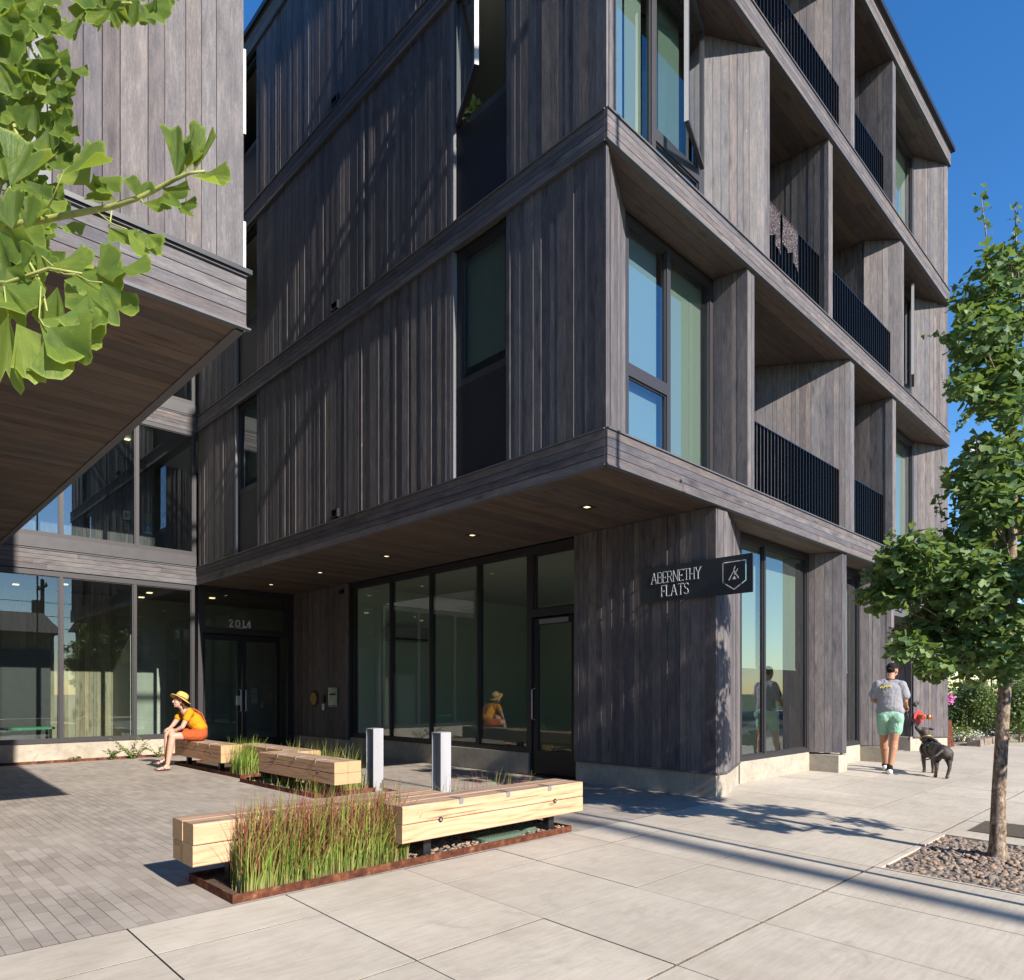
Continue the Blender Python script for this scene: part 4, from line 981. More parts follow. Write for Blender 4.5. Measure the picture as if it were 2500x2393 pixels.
# valve boxes
M['greenpl']=simple('green_plastic',(.085,.13,.095),.5,0,.1,30,.1)
for k,(x,y,a,b_,lab) in enumerate(((4.02,4.30,.24,.13,'long green plastic valve box lid beneath the bench'),(4.42,4.36,.10,.10,'small round green valve lid beneath the bench end'))):
    p=thing('valve_box',lab,'valve box',(x,y,0),'green valve boxes under the front bench')
    mb=MB(); n=28; pts=[]
    for i in range(n):
        t=2*math.pi*i/n; e=.45 if k==0 else 1; pts.append((x+a*math.copysign(abs(math.cos(t))**e,math.cos(t)),y+b_*math.copysign(abs(math.sin(t))**e,math.sin(t))))
    mb.idx([(u,v,.01) for u,v in pts]+[(u,v,.062) for u,v in pts]+[(x+(u-x)*.93,y+(v-y)*.9,.07) for u,v in pts],[(i,(i+1)%n,n+(i+1)%n,n+i) for i in range(n)]+[(n+i,n+(i+1)%n,2*n+(i+1)%n,2*n+i) for i in range(n)]+[tuple(range(2*n,3*n))])
    mb.build('lid','greenpl',p)
    mb=MB()
    for i in range(int(a/.02)): mb.box(x-a*.8+i*.032,x-a*.8+i*.032+.016,y-b_*.6,y+b_*.6,.071,.075)
    mb.build('tread','greenpl',p)
# bollards: pale steel channel with a recessed dark left side
def bollard(x,y,h,lab):
    p=thing('light_bollard',lab,'bollard',(x,y,0),'pale steel bollards by the benches')
    w_,dp,t=.15,.17,.012
    mb=MB(); mb.box(x,x+w_,y,y+t,0,h); mb.box(x,x+w_,y+dp-t,y+dp,0,h); mb.box(x+t*.0,x+w_,y+t,y+dp-t,h-t,h); mb.box(x+.055,x+w_,y+t,y+dp-t,0.012,h-t); mb.build('housing','bollard',p)
    mb=MB(); mb.box(x+.045,x+.055,y+t,y+dp-t,.012,h-t); mb.build('recess','trim',p)
    mb=MB(); mb.box(x-.03,x+w_+.03,y-.02,y+dp+.02,.0005,.012); mb.build('base_plate','galv',p)
    mb=MB(); mb.box(x+.10,x+w_-.004,y-.002,y,.03,.10); mb.build('access_cover','trim',p)
bollard(4.90,7.54,.80,'pale steel bollard beside the end of the middle bench')
bollard(4.98,6.27,.80,'pale steel bollard behind the bench nearest the sidewalk')
# tactile / drain grate
p=MB()
for k in range(16): p.box(7.74+k*.045,7.765+k*.045,1.10,1.70,zs(1.2)+.0,zs(1.65)+.008)
o=p.build('drain_grate','trimb' if False else 'joint'); tag(o,'ribbed grate set in the concrete beyond the tree pit','grate')
# litter strip and weeds along the lobby wall
p=MB(); p.box(-6,5.3,14.55,14.85,0.001,.016); o=p.build('litter_strip','litter'); tag(o,'strip of dry brown litter along the foot of the lobby wall','ground litter',None,'stuff')
p=MB(); p.box(-6,5.3,14.535,14.55,0.001,.05); o=p.build('edging_strip','corten'); tag(o,'rusted steel edging strip at the foot of the lobby wall','edging')
# ================================================================== LEAVES
def fan(mb,base,dirv,nrm,R,bid,seg=5,spread=1.05,curl=.25,notch=.35,mid=False,r=rnd):
    d=Vector(dirv).normalized(); n=Vector(nrm); n=(n-d*n.dot(d)); 
    if n.length<1e-4: n=d.orthogonal()
    n.normalize(); s_=d.cross(n); base=Vector(base); rim=[]; mr=[]; uvs=[]
    for k in range(seg+1):
        u=k/seg*2-1; a=u*spread; rr=R*(1-.10*u*u)*(1-notch*math.exp(-(u/.13)**2))*(1+r.uniform(-.05,.05))
        lift=curl*rr*(abs(u)**1.5)+ .08*R*math.sin(u*6+bid*9)
        rim.append(base+d*rr*math.cos(a)+s_*rr*math.sin(a)+n*lift)
        mr.append(base+(d*math.cos(a)+s_*math.sin(a))*rr*.55+n*lift*.35); uvs.append(u)
    vs=[base]; 
    if mid:
        vs+=mr+rim; N=seg+1
        fs=[(0,1+k,2+k) for k in range(seg)]+[(1+k,1+N+k,2+N+k,2+k) for k in range(seg)]
        uv=[(0,0)]+[(u,.55) for u in uvs]+[(u,1) for u in uvs]
    else:
        vs+=rim; fs=[(0,1+k,2+k) for k in range(seg)]; uv=[(0,0)]+[(u,1) for u in uvs]
    mb.idx(vs,fs,bid,0,uv)
def rv(r): 
    while 1:
        v=Vector((r.uniform(-1,1),r.uniform(-1,1),r.uniform(-1,1)))
        if .05<v.length<1: return v.normalized()
# ---- the street ginkgo at right
def ginkgo_main():
    r=random.Random(21)
    t=thing('ginkgo_tree','young ginkgo street tree with a pale trunk standing in the pebble pit','tree',(6.67,1.26,-.07),'ginkgo street trees')
    z0=-.10; tr=[(6.68,1.255,z0),(6.675,1.26,z0+.05),(6.67,1.26,z0+.14),(6.68,1.255,.45),(6.74,1.24,1.0),(6.79,1.22,1.6),(6.83,1.20,2.3),(6.85,1.19,3.2),(6.86,1.2,4.2),(6.87,1.2,4.75)]
    mb=MB(); mb.tube(tr,[.098,.078,.060,.050,.046,.043,.040,.032,.020,.008],16); mb.build('trunk','bark',t,True)
    # clusters given by where they stand in space: (px,py,depth offset,radius px, leaves)
    D=5.56
    C=[]; ln0=[]
    def cl(px,py,rp,n,dd=0.,fl=.8): C.append((at(px,py,D+dd),rp*1.22*(D+dd)/1694,int(n*.8),fl))
    # upper mass
    for a in [(2420,640,34,60),(2470,640,45,110),(2400,720,52,150),(2465,740,70,240),(2390,810,58,190),(2450,850,80,300),(2400,900,62,210),(2470,940,66,230),(2395,960,36,70),(2440,990,40,90),
      (2470,1000,40,70),(2480,1080,42,80),(2395,1085,22,26),(2425,1110,40,70),(2390,1150,52,150),(2455,1150,60,200),(2375,1190,40,90),(2430,1215,60,190),(2480,1220,50,130),
      (2440,1275,52,140),(2480,1300,50,140),(2485,1150,50,150),(2400,1250,44,100),(2360,1290,40,90),(2330,1160,26,40),(2350,940,30,60),(2345,820,26,50),(2470,930,60,160),
      (2200,1370,42,150),(2160,1400,38,120),(2240,1345,52,180),(2290,1345,52,180),(2185,1440,48,160),(2140,1455,36,110),(2340,1350,46,120),(2310,1395,58,190),(2250,1400,46,150),
      (2380,1400,60,200),(2440,1390,60,200),(2490,1400,60,200),(2300,1450,52,160),(2360,1460,62,220),(2430,1460,70,260),(2260,1520,36,90),(2230,1545,36,90),(2290,1530,52,170),(2350,1535,56,190),(2420,1530,64,230),
      (2225,1575,30,80),(2195,1588,20,45),(2255,1570,30,70),(2290,1610,36,100),(2275,1635,26,60),(2330,1620,48,150),(2390,1590,52,170),(2450,1590,52,150),(2490,1540,60,180),(2440,1640,26,40)]:
        cl(*a[:3],a[3],dd=r.uniform(-.25,.3))
    for (a,b_) in (((2345,835),(2268,818)),((2240,1330),(2165,1298)),((2330,1245),(2345,1130)),((2300,1265),(2290,1215)),((2380,720),(2330,700))):
        for i in range(9):
            t_=i/8; C.append((at(a[0]+(b_[0]-a[0])*t_,a[1]+(b_[1]-a[1])*t_+8*math.sin(i*2),D),.03,2,.8))
        ln0.append((at(a[0],a[1],D),at(b_[0],b_[1],D)))
    # thin leaders
    for k in range(9): cl(2395+k*4,470+k*27,9,5,0)
    for k in range(6): cl(2478+k*2,500+k*26,9,5,0)
    # the rest of the crown, farther right and behind
    for _ in range(15):
        z=r.uniform(2.3,5.0); rad=(.75 if z<3.2 else .55)*r.uniform(.3,1); a=r.uniform(-2.6,.2)
        C.append((Vector((6.85+math.cos(a)*rad*.9+.35,1.2+math.sin(a)*rad-.2,z)),.22,110,.8))
    for _ in range(16):
        C.append((Vector((r.uniform(6.2,7.3),r.uniform(-1.1,.55),r.uniform(1.9,3.1))),.20,95,.8))
    mb=MB(); ln=MB()
    axis=Vector((6.83,1.2,0))
    for c_,rad,n,fl in C:
        if c_.z>4.9 or n<8:
            for _ in range(n):
                p_=c_+rv(r)*rad; d=rv(r); d.z=d.z*.5+.2; fan(mb,p_,d,rv(r)+Vector((0,0,.8)),r.uniform(.03,.045),r.random(),5,.95,r=r)
            continue
        for _ in range(n):
            v=rv(r); q=r.random()**.45; p_=c_+Vector((v.x,v.y,v.z*fl))*rad*q*1.08
            out=(p_-c_).normalized()+ (c_-Vector((axis.x,axis.y,c_.z))).normalized()*.3
            d=out*.5+rv(r)*.8+Vector((0,0,-.35)); nr=out*.4+Vector((0,0,.9))+rv(r)*.7
            fan(mb,p_,d,nr,r.uniform(.046,.084),r.random()**.8,6,r.uniform(.85,1.2),r.uniform(-.1,.4),r=r)
        if n>60:
            zb=max(1.6,min(5.0,c_.z-.35-.25*(c_-Vector((axis.x,axis.y,c_.z))).length)); s0=Vector((6.80+.02*zb,1.2,zb)); mdd=(s0+c_)/2+Vector((0,0,-.04)); ln.tube([s0,mdd,c_],[.013,.009,.004],6)
    for a,b_ in ln0: ln.tube([a,(a+b_)/2+Vector((0,0,.01)),b_],[.006,.004,.002],5)
    for (a,b_) in (((2395,480),(2440,760)),((2478,500),(2495,780)),((2383,1060),(2400,1200))):
        ln.tube([at(b_[0],b_[1],D),at((a[0]+b_[0])/2-4,(a[1]+b_[1])/2,D),at(a[0],a[1],D)],[.008,.006,.003],6)
    mb.build('crown','leaf',t,True); ln.build('branch','bark',t,True)
ginkgo_main()
# ---- near ginkgo branch at upper left
def ginkgo_near():
    r=random.Random(5)
    t=thing('ginkgo_tree','ginkgo street tree whose leafy branch hangs into the upper left close by','tree',(-1.05,1.26,-.07),'ginkgo street trees')
    mb=MB(); mb.tube([(-1.05,1.26,-.1),(-1.05,1.26,.1),(-1.0,1.28,1.2),(-.95,1.3,2.2),(-.92,1.3,3.4),(-.9,1.3,5.0)],[.09,.06,.05,.045,.035,.012],14); mb.build('trunk','bark',t,True)
    br=MB(); crown=MB()
    def twig(pts,rad): br.tube(pts,rad,8)
    T1=[(-60,575,1.0),(10,553,.99),(100,538,.98),(167,525,.97),(230,513,.96),(273,505,.95),(345,481,.94),(392,457,.94),(423,440,.93),(461,423,.92),(500,418,.92)]
    P1=[at(*q) for q in T1]; twig([Vector((-.95,1.3,1.75))]+P1,[.010]+[.0052,.005,.0046,.0044,.004,.0036,.0032,.0028,.0025,.0022,.0016])
    def leaf(px,py,dep,ang,size,face=.0,bid=None,spread=1.0,notch=.3,curl=.3,pet=None):
        """ang: direction of the blade in the picture plane in degrees (0 right, 90 up); size: blade length in m"""
        p_=at(px,py,dep); rt=Vector((RT[0],RT[1],0)); up=Vector((0,0,1)); fw=Vector((FW[0],FW[1],0))
        d=rt*math.cos(R_(ang))+up*math.sin(R_(ang)); d=d+fw*r.uniform(-.25,.25)
        n=-fw+up*.35+rv(r)*.35+rt*face
        if pet is not None: br.tube([at(*pet),(at(*pet)+p_)/2+Vector((0,0,-.004)),p_],[.0011,.0010,.0009],5)
        fan(crown,p_,d,n,size,r.random() if bid is None else bid,16,spread,curl,notch,True,r)
    k=1/1694
    # (px,py,depth,angle,length px)
    for (px,py,dep,ang,lp,spr,bid,pet) in [
      (153,427,.93,25,130,.62,.45,(100,538,.98)),(25,455,1.0,60,140,.55,.1,(10,553,.99)),(218,452,.97,130,70,.8,.8,None),(285,490,.95,165,75,.45,.9,(300,495,.95)),(225,430,.95,-35,72,.55,.6,None),
      (341,490,.94,78,52,.75,.3,(345,481,.94)),(350,495,.94,-20,72,.4,.7,(345,481,.94)),(430,437,.93,72,115,.36,.2,None),(435,430,.93,45,92,.5,.75,None),(474,420,.92,70,110,.3,.6,None),(468,430,.92,-12,95,.35,.9,None),
      (400,460,.94,-40,75,.6,.35,(400,455,.94)),(430,500,.94,-28,62,.45,.3,None),(265,555,.95,-42,90,.45,.6,(273,515,.95)),(310,560,.94,-45,92,.5,.8,(240,520,.95)),(360,575,.94,-50,45,.5,.7,None),(180,540,.97,-75,40,.8,.7,None),
      (30,560,.98,100,95,.6,.15,None),(60,560,.97,40,85,.7,.4,None),(-10,560,.97,-60,150,.6,.2,None),(60,600,.96,-50,110,.55,.3,None),(130,650,.93,10,100,.5,.5,(60,575,.97)),(185,670,.92,-20,120,.55,.5,(130,655,.93)),(235,665,.92,20,80,.8,.4,None),
      (300,655,.90,-10,70,.7,.6,None),(250,690,.91,-60,110,.5,.2,(185,670,.92)),(215,720,.90,-80,120,.5,.35,None),(95,780,.88,-30,150,.62,.7,(100,700,.90)),(120,800,.87,-55,125,.8,.6,(95,775,.88)),(20,770,.88,-95,190,.55,.85,(10,700,.9)),(40,790,.87,-60,150,.5,.95,None),
      (60,880,.88,-20,60,.7,.5,None),(-20,700,.9,-30,120,.7,.5,None),(10,690,.9,-85,110,.6,.7,None),(140,700,.92,-100,95,.5,.45,None),(60,680,.93,-70,80,.7,.2,None)]:
        leaf(px,py,dep,ang,lp*dep*k,bid=bid*.8+.1,spread=spr*1.25,pet=pet)
    # petioles and lower twig
    twig([P1[1],at(60,620,.96),at(100,690,.93),at(115,760,.9)],[.0025,.002,.0016,.0012])
    twig([at(-60,690,.95),at(20,690,.93),at(120,655,.93),at(200,668,.92)],[.003,.0025,.002,.0014])
    # upper-left cluster, farther back
    for (x0,x1,y0,y1,dp,n,s_) in ((-40,70,-30,560,1.35,110,62),(60,140,60,560,1.30,42,58),(130,165,150,420,1.25,10,50),(60,130,-20,60,1.35,14,52),(200,300,-40,40,1.25,18,60),(290,350,-30,20,1.25,8,60),(-40,60,540,700,1.05,16,80),(-30,250,640,700,1.0,12,70),(360,410,-30,0,1.2,5,40),(190,235,0,40,1.3,3,50)):
        for _ in range(n):
            px=r.uniform(x0,x1); py=r.uniform(y0,y1); dep=dp+r.uniform(-.15,.2)
            leaf(px,py,dep,r.gauss(-60,60),s_*r.uniform(.8,1.3)*dep*k,bid=r.random()**1.6*.7,spread=r.uniform(.5,1.1),notch=r.uniform(.1,.4),face=r.uniform(-.6,.6))
    twig([Vector((-.93,1.3,2.3)),at(-80,100,1.4),at(20,260,1.35),at(70,420,1.3),at(110,520,1.25)],[.012,.006,.004,.003,.002])
    twig([Vector((-.93,1.3,2.6)),at(-40,-60,1.4),at(120,-20,1.3),at(230,10,1.25),at(320,8,1.2)],[.012,.006,.004,.003,.002])
    twig([at(-20,60,1.4),at(50,70,1.35),at(110,180,1.3),at(120,330,1.3)],[.005,.003,.002,.001])
    # rest of the crown, out of the picture
    for _ in range(700):
        a=r.uniform(0,6.28); rad=r.uniform(.1,.8); z=r.uniform(2.2,4.8); p_=Vector((-1.1+math.cos(a)*rad*.8-.15,1.25+math.sin(a)*rad,z))
        fan(crown,p_,rv(r)+Vector((0,0,-.3)),Vector((0,0,1))+rv(r)*.6,r.uniform(.04,.06),r.random()*.5,6,1.,.2,r=r)
    crown.build('crown','leafnear',t,True); br.build('branch','twig',t,True)
ginkgo_near()
#PART3
# ================================================================== CONTEXT: garden, neighbours, wires
def leafblob(mb,c,rad,n,size,r,flat=.8,q=.5):
    for _ in range(n):
        v=rv(r); p_=Vector(c)+Vector((v.x*rad[0],v.y*rad[1],v.z*rad[2]))*(r.random()**q)
        d=rv(r); nn=v*.5+Vector((0,0,.7))+rv(r)*.6; s_=size*r.uniform(.6,1.3); d=(d-nn.normalized()*d.dot(nn.normalized())); 
        if d.length<.01: continue
        d.normalize(); w_=d.cross(nn).normalized()*s_*.33
        mb.face([p_,p_+d*s_*.5+w_,p_+d*s_,p_+d*s_*.5-w_],[(0,0),(.5,.5),(0,1),(-.5,.5)],r.random())
def shrub(name,lab,cat,c,rad,n,size,mat,seed,stems=3,group='shrubs in the garden beyond the building'):
    r=random.Random(seed); t=thing(name,lab,cat,(c[0],c[1],0),group)
    mb=MB()
    for _ in range(7):
        v=rv(r); cc=(c[0]+v.x*rad[0]*.55,c[1]+v.y*rad[1]*.55,c[2]+v.z*rad[2]*.5); q=r.uniform(.4,.65)
        leafblob(mb,cc,(rad[0]*q,rad[1]*q,rad[2]*q),n//7,size,r)
    mb.build('foliage',mat,t)
    mb=MB()
    for _ in range(stems):
        a=r.uniform(0,6.3); mb.tube([(c[0]+.08*math.cos(a),c[1]+.08*math.sin(a),0),(c[0]+.3*rad[0]*math.cos(a),c[1]+.3*rad[1]*math.sin(a),c[2]*.6),(c[0]+.5*rad[0]*math.cos(a),c[1]+.5*rad[1]*math.sin(a),c[2])],[.03,.02,.01],6)
    mb.build('stem','bark',t); return t
shrub('plum_shrub','dark purple leaved shrub just beyond the building corner','shrub',(20.6,5.9,1.55),(1.1,1.0,.75),6000,.08,'shrubred',31)
shrub('leafy_shrub','light green fine leaved shrub right of the purple one','shrub',(20.4,4.5,1.05),(1.1,.8,.85),7500,.07,'shrub',32)
shrub('leafy_shrub','green shrub behind the tree trunk in the garden','shrub',(21.5,3.6,1.0),(1.2,.9,.95),6000,.08,'shrub',33)
shrub('leafy_shrub','low green shrub close to the building end','shrub',(19.6,5.6,.6),(.7,.6,.5),3500,.07,'shrub',34)
shrub('leafy_shrub','tall green shrub far back in the garden','shrub',(24,6.5,1.6),(2.0,1.6,1.4),6500,.12,'shrub',35)
shrub('leafy_shrub','broad green shrub at the right edge of the garden','shrub',(23.6,3.0,1.0),(1.4,.9,1.0),5500,.09,'shrub',36)
r=random.Random(40)
t=thing('rhododendron','rhododendron with bright pink flower heads beside the building corner','shrub',(19.2,5.0,0)); mb=MB(); leafblob(mb,(19.3,5.15,.75),(.5,.4,.6),900,.09,r); mb.build('foliage','shrub',t)
for q in ((18.9,4.95,1.42),(18.95,4.75,1.22),(19.1,4.6,1.05),(18.8,4.9,.98),(19.2,4.6,1.15),(19.0,5.0,1.6)):
    mb=MB(); leafblob(mb,q,(.13,.13,.11),110,.06,r,q=.8); mb.build('flower_head','pink_fl',t)
t=thing('flowering_groundcover','low cushion of white flowers spilling over the garden edging stones','ground cover',(19.5,4.3,0),kind='stuff')
mb=MB()
for _ in range(60):
    x=r.uniform(18.6,22.5); y=4.05+r.uniform(0,.9)+(.2 if x>20 else 0); leafblob(mb,(x,y,.22+.15*(y-4.1)),(.22,.18,.12),40,.05,r)
mb.build('flowers','white_fl',t); mb=MB()
for _ in range(70):
    x=r.uniform(18.5,23.5); y=4.2+r.uniform(0,1.5); leafblob(mb,(x,y,.25+.2*(y-4.1)),(.3,.25,.15),50,.07,r)
mb.build('leaves','shrub',t)
M['stone']=simple('edging_stone',(.20,.16,.13),.95,0,.35,14,.8)
for k in range(9):
    x=18.95+k*.44; mb=MB(); V=[]
    for (sx,sy,sz) in ((0,0,0),(1,0,0),(1,1,0),(0,1,0),(0,0,1),(1,0,1),(1,1,1),(0,1,1)):
        V.append((x+sx*.40+r.uniform(-.02,.02),3.92+sy*.26+r.uniform(-.02,.02)+.0*k,-.01+sz*.17+r.uniform(-.012,.012)))
    mb.hexa(V,r.random()); o=mb.build('edging_stone','stone'); tag(o,'rough brown stone block edging the garden, %s'%(['closest to the building','second from the building','third from the building','fourth from the building','left of the tree trunk','behind the tree trunk','right of the tree trunk','far along the row','last in the row'][k]),'stone','stone blocks edging the garden')
t=thing('corten_planter_box','rusted brown steel planter box against the building end','planter',(18.2,4.6,0)); mb=MB(); mb.hexa([(17.65,4.35,0),(18.6,4.35,0),(18.6,5.6,0),(17.65,5.6,0),(17.65,4.35,.62),(18.35,4.35,.62),(18.35,5.6,.62),(17.65,5.6,.62)]); mb.build('box','corten',t); mb=MB(); leafblob(mb,(18.0,4.95,.8),(.3,.5,.25),500,.07,r); mb.build('foliage','shrub',t)
t=thing('garden_hedge','tall loose green hedge closing the garden behind the shrubs','hedge',(27.5,5,0)); mb=MB()
for _ in range(120):
    leafblob(mb,(27.5+r.uniform(-.6,.6),r.uniform(-1.5,9.5),r.uniform(.2,2.6)),(.5,.5,.45),75,.13,r)
mb.build('foliage','shrub',t); mb=MB()
for k in range(12): mb.tube([(27.5,-1+k*.9,0),(27.5,-1+k*.9+.1,2.4)],[.04,.02],6)
mb.build('stem','bark',t)
# distant trees seen between building and ginkgo
def far_tree(lab,x,y,h,rad,mat,n,size,seed,group='distant trees'):
    r=random.Random(seed); t=thing('distant_tree',lab,'tree',(x,y,-.3),group); mb=MB(); mb.tube([(x,y,-.3),(x+.2,y,h*.5),(x,y,h*.9)],[.22,.16,.05],8); mb.build('trunk','bark',t)
    mb=MB()
    for _ in range(16):
        v=rv(r); cc=(x+v.x*rad*.6,y+v.y*rad*.6,h*.62+v.z*h*.26); leafblob(mb,cc,(rad*.42,rad*.42,h*.14),n//16,size,r)
    mb.build('crown',mat,t)
far_tree('dark green tree far down the street behind the ginkgo',45,3.,7.5,3.4,'shrub',4200,.28,50)
far_tree('broad tree far beyond the garden at right',52,8.5,7,3.6,'shrub',4200,.3,51)
far_tree('small pale tree beyond the building end',38,9.6,6.2,2.2,'shrub',3000,.22,52)
far_tree('tree beyond the right edge of the garden',34,-.5,6.5,3.,'shrub',3600,.25,53)
# drooping frond tree between building and crown
t=thing('drooping_tree','tree with long drooping fronds against the sky beyond the roof end','tree',(26.3,4.2,0)); r=random.Random(60)
fr=MB(); tb=MB(); tb.tube([(27.6,3.3,0),(27.5,3.3,6),(27.2,3.4,11.5)],[.2,.15,.05],8)
D2=21.
def frond(px0,py0,px1,py1,wd,n):
    a=at(px0,py0,D2); b_=at(px1,py1,D2); m=(a+b_)/2+Vector((0,0,.25)); tb.tube([a,m,b_],[.03,.02,.008],5)
    for i in range(n):
        t_=i/n; c=a*(1-t_)**2+m*2*t_*(1-t_)+b_*t_*t_; leafblob(fr,c,(wd,wd,wd*1.2),9,.13,r)
for q in ((2450,940,2335,1045,.10,34),(2470,985,2440,1060,.10,24),(2420,880,2345,900,.10,20),(2440,980,2385,1040,.09,20),(2360,840,2325,930,.10,18),(2480,900,2420,985,.16,26),(2500,1010,2438,1050,.1,18)): frond(*q)
fr.build('crown','shrub',t); tb.build('trunk','bark',t)
t=thing('cream_flowering_tree','small tree topped with cream blossom beyond the building end','tree',(28,4.7,0)); mb=MB()
for _ in range(14):
    q=at(r.uniform(2365,2430),r.uniform(1078,1105),21); leafblob(mb,q,(.16,.16,.10),50,.12,r)
mb.build('blossom','white_fl',t); mb=MB(); mb.tube([(at(2400,1095,21).x,at(2400,1095,21).y,0),at(2400,1095,21)],[.12,.04],6); mb.build('trunk','bark',t)
# utility pole far down the street and its lines
M['polewood']=simple('pole_wood',(.16,.12,.09),.95,0,.3,12,.5)
def pole(x,y,h,lab,arm=True,r0=.15,grp='wooden utility poles'):
    t=thing('utility_pole',lab,'utility pole',(x,y,-.1),grp); mb=MB(); mb.tube([(x,y,-.1),(x,y,h)],[r0,r0*.75],12); mb.build('shaft','polewood',t,True)
    if arm:
        mb=MB(); mb.box(x-.06,x+.06,y-1.2,y+1.2,h-.6,h-.48); mb.build('crossarm','polewood',t)
        for k in(-1.1,-.5,.5,1.1): mb=MB(); mb.tube([(x,y+k,h-.48),(x,y+k,h-.33)],[.05,.04],8); mb.build('insulator','stone',t)
        mb=MB(); mb.tube([(x-.35,y,h-2.3),(x-.35,y,h-1.4)],[.24,.24],14); mb.build('transformer','trim',t)
    return t
pole(36.5,5.6,8.8,'distant utility pole seen behind the ginkgo leaves')
t=thing('utility_pole','unseen mast added at the kerb, its arms shaped to shade the courtyard facade','utility pole',(5.32,-.55,-.1),'wooden utility poles')
mb=MB(); mb.tube([(5.32,-.55,-.1),(5.30,-.55,16.6)],[.028,.028],10); mb.build('shaft','polewood',t,True)
for (h,q) in ((12.02,.05),(13.62,.04),(13.92,.04),(15.0,.06)):  # arms and can added out of view to cast diagonal shadows on the courtyard facade
    mb=MB(); mb.box(3.9,5.5,-.55-q,-.55+q,h-.05,h+.06); mb.build('crossarm','polewood',t)
mb=MB(); mb.tube([(4.78,-.55,15.2),(4.78,-.55,16.2)],[.27,.27],14); mb.build('transformer','trim',t)
pole(9.7,-24,8.6,'utility pole across the street')
pole(4.0,-22,16.,'tall utility pole across the street, straight across from the benches',arm=False,r0=.15)
def wire(p0,p1,sag,rad,lab):
    a,b_=Vector(p0),Vector(p1); pts=[]
    for i in range(25):
        t_=i/24; p_=a.lerp(b_,t_); p_.z-=sag*4*t_*(1-t_); pts.append(p_)
    mb=MB(); mb.tube(pts,rad,6); o=mb.build('power_line','black',None,True); tag(o,lab,'power line','power lines along the street'); return o
wire((4.1,-.55,12.1),(4.1,-24,12.1),.5,.01,'line crossing the street from the low arm of the added kerb mast')
wire((5.0,-.55,13.7),(4.4,-24,13.),.5,.01,'line crossing the street from the high arm of the added kerb mast')
for k,h in enumerate((7.9,7.0,6.2)): wire((-20,-24,h-.4),(40,-24,h),.6,.02,'line on the pole across the street, %s'%['highest','middle','lowest'][k])
wire((17.5,6.0,5.6),(40,8.5,7.4),.3,.018,'service line running from the building end')
# buildings across the street (mirrored in the glass)
M['side1']=simple('dark_siding',(.09,.085,.08),.8,0,.1,2,.1); M['side2']=simple('tan_siding',(.20,.17,.13),.8,0,.1,2,.1); M['roofing']=simple('roof_shingle',(.06,.055,.055),.9,0,.3,6,.3)
def house(x0,x1,y0,y1,h,m,lab):
    t=thing('house',lab,'house',((x0+x1)/2,(y0+y1)/2,-.3),'buildings across the street'); mb=MB(); mb.box(x0,x1,y0,y1,-.3,h); mb.build('wall',m,t)
    mb=MB(); cy=(y0+y1)/2; e=.4; hh=h+1.6
    mb.idx([(x0-e,y0-e,h),(x1+e,y0-e,h),(x1+e,y1+e,h),(x0-e,y1+e,h),(x0-e,cy,hh),(x1+e,cy,hh)],[(0,1,5,4),(2,3,4,5),(1,2,5),(3,0,4),(3,2,1,0)]); mb.build('roof','roofing',t)
    n=int((x1-x0)/3)
    for k in range(n):
        xx=x0+1.5+k*3
        mb=MB(); mb.box(xx-.6,xx+.6,y1,y1+.06,1.0,2.6); f=mb.build('window','bollard',t); mb=MB(); mb.box(xx-.5,xx+.5,y1+.06,y1+.07,1.1,2.5); mb.build('pane','panel',f)
house(-26,-8,-26,-16,5.2,'side1','low dark sided building across the street to the left')
house(-5,9,-27,-17,4.6,'side2','tan sided building directly across the street')
house(12,28,-26,-16,5.4,'side1','dark sided building across the street to the right')
house(31,48,-27,-17,5.0,'side2','tan building far along the opposite side')
for k,(x,y,h,rd) in enumerate(((14,-13.2,7.5,2.6),(21,-13,6,2.2),(29,-13.4,7,2.6),(38,-13,7,2.6))):
    far_tree(['tallest tree on the opposite kerb','tree opposite the balconies','large tree opposite the building end','rightmost tree on the opposite kerb'][k],x,y,h,rd,'shrub',2600,.22,70+k,'trees on the opposite kerb')
# ground floor of the left wing (seen mirrored)
mb=MB(); boards(mb,Fr((-.6,6.5),(-.6,14.84),(-1,0)),0,8.3,.3,3.46,.005); mb.build('board_wall','wood',B)
mb=MB(); boards(mb,Fr((-9,6.5),(-.6,6.5),(0,1)),0,8.4,.3,3.46,.005); mb.build('board_wall','wood',B)
mb=MB(); mb.box(-9,-.62,6.52,14.8,-.1,.296); mb.build('foundation','foundation',B)
t=thing('neighbour_building','dark neighbouring building beyond the left wing','building',(-16,9,0)); mb=MB(); mb.box(-24,-13,2,30,-.3,9); mb.build('wall','side1',t)
# weeds along the lobby wall
def weed(x,y,seed,lab,n=9,L=.33):
    r=random.Random(seed); t=thing('weed',lab,'weed',(x,y,0),'weeds along the lobby wall'); mb=MB(); st=MB()
    for _ in range(n):
        a=r.uniform(0,6.3); l=L*r.uniform(.5,1.2); e=Vector((x+math.cos(a)*l*.8,y+min(.1,math.sin(a)*l*.35),l*r.uniform(.35,.95))); s0=Vector((x,y,.01)); m=(s0+e)/2+Vector((0,0,.05))
        st.tube([s0,m,e],[.004,.003,.0015],5)
        for i in range(16):
            q=i/15; c=s0*(1-q)**2+m*2*q*(1-q)+e*q*q; leafblob(mb,c,(.015,.015,.012),3,.035,r)
    mb.build('foliage','shrub',t); st.build('stem','twig',t)
weed(4.05,14.45,81,'straggly green weed on the litter strip left of the woman',14,.42); weed(3.7,14.5,82,'small yellowish weed at the wall foot, left of the larger weed',8,.25); weed(3.15,14.6,83,'tiny weed sprig alone at the foot of the lobby wall',4,.12)
weed(4.5,14.4,84,'tall thin weed behind the woman by the lobby wall',5,.5)
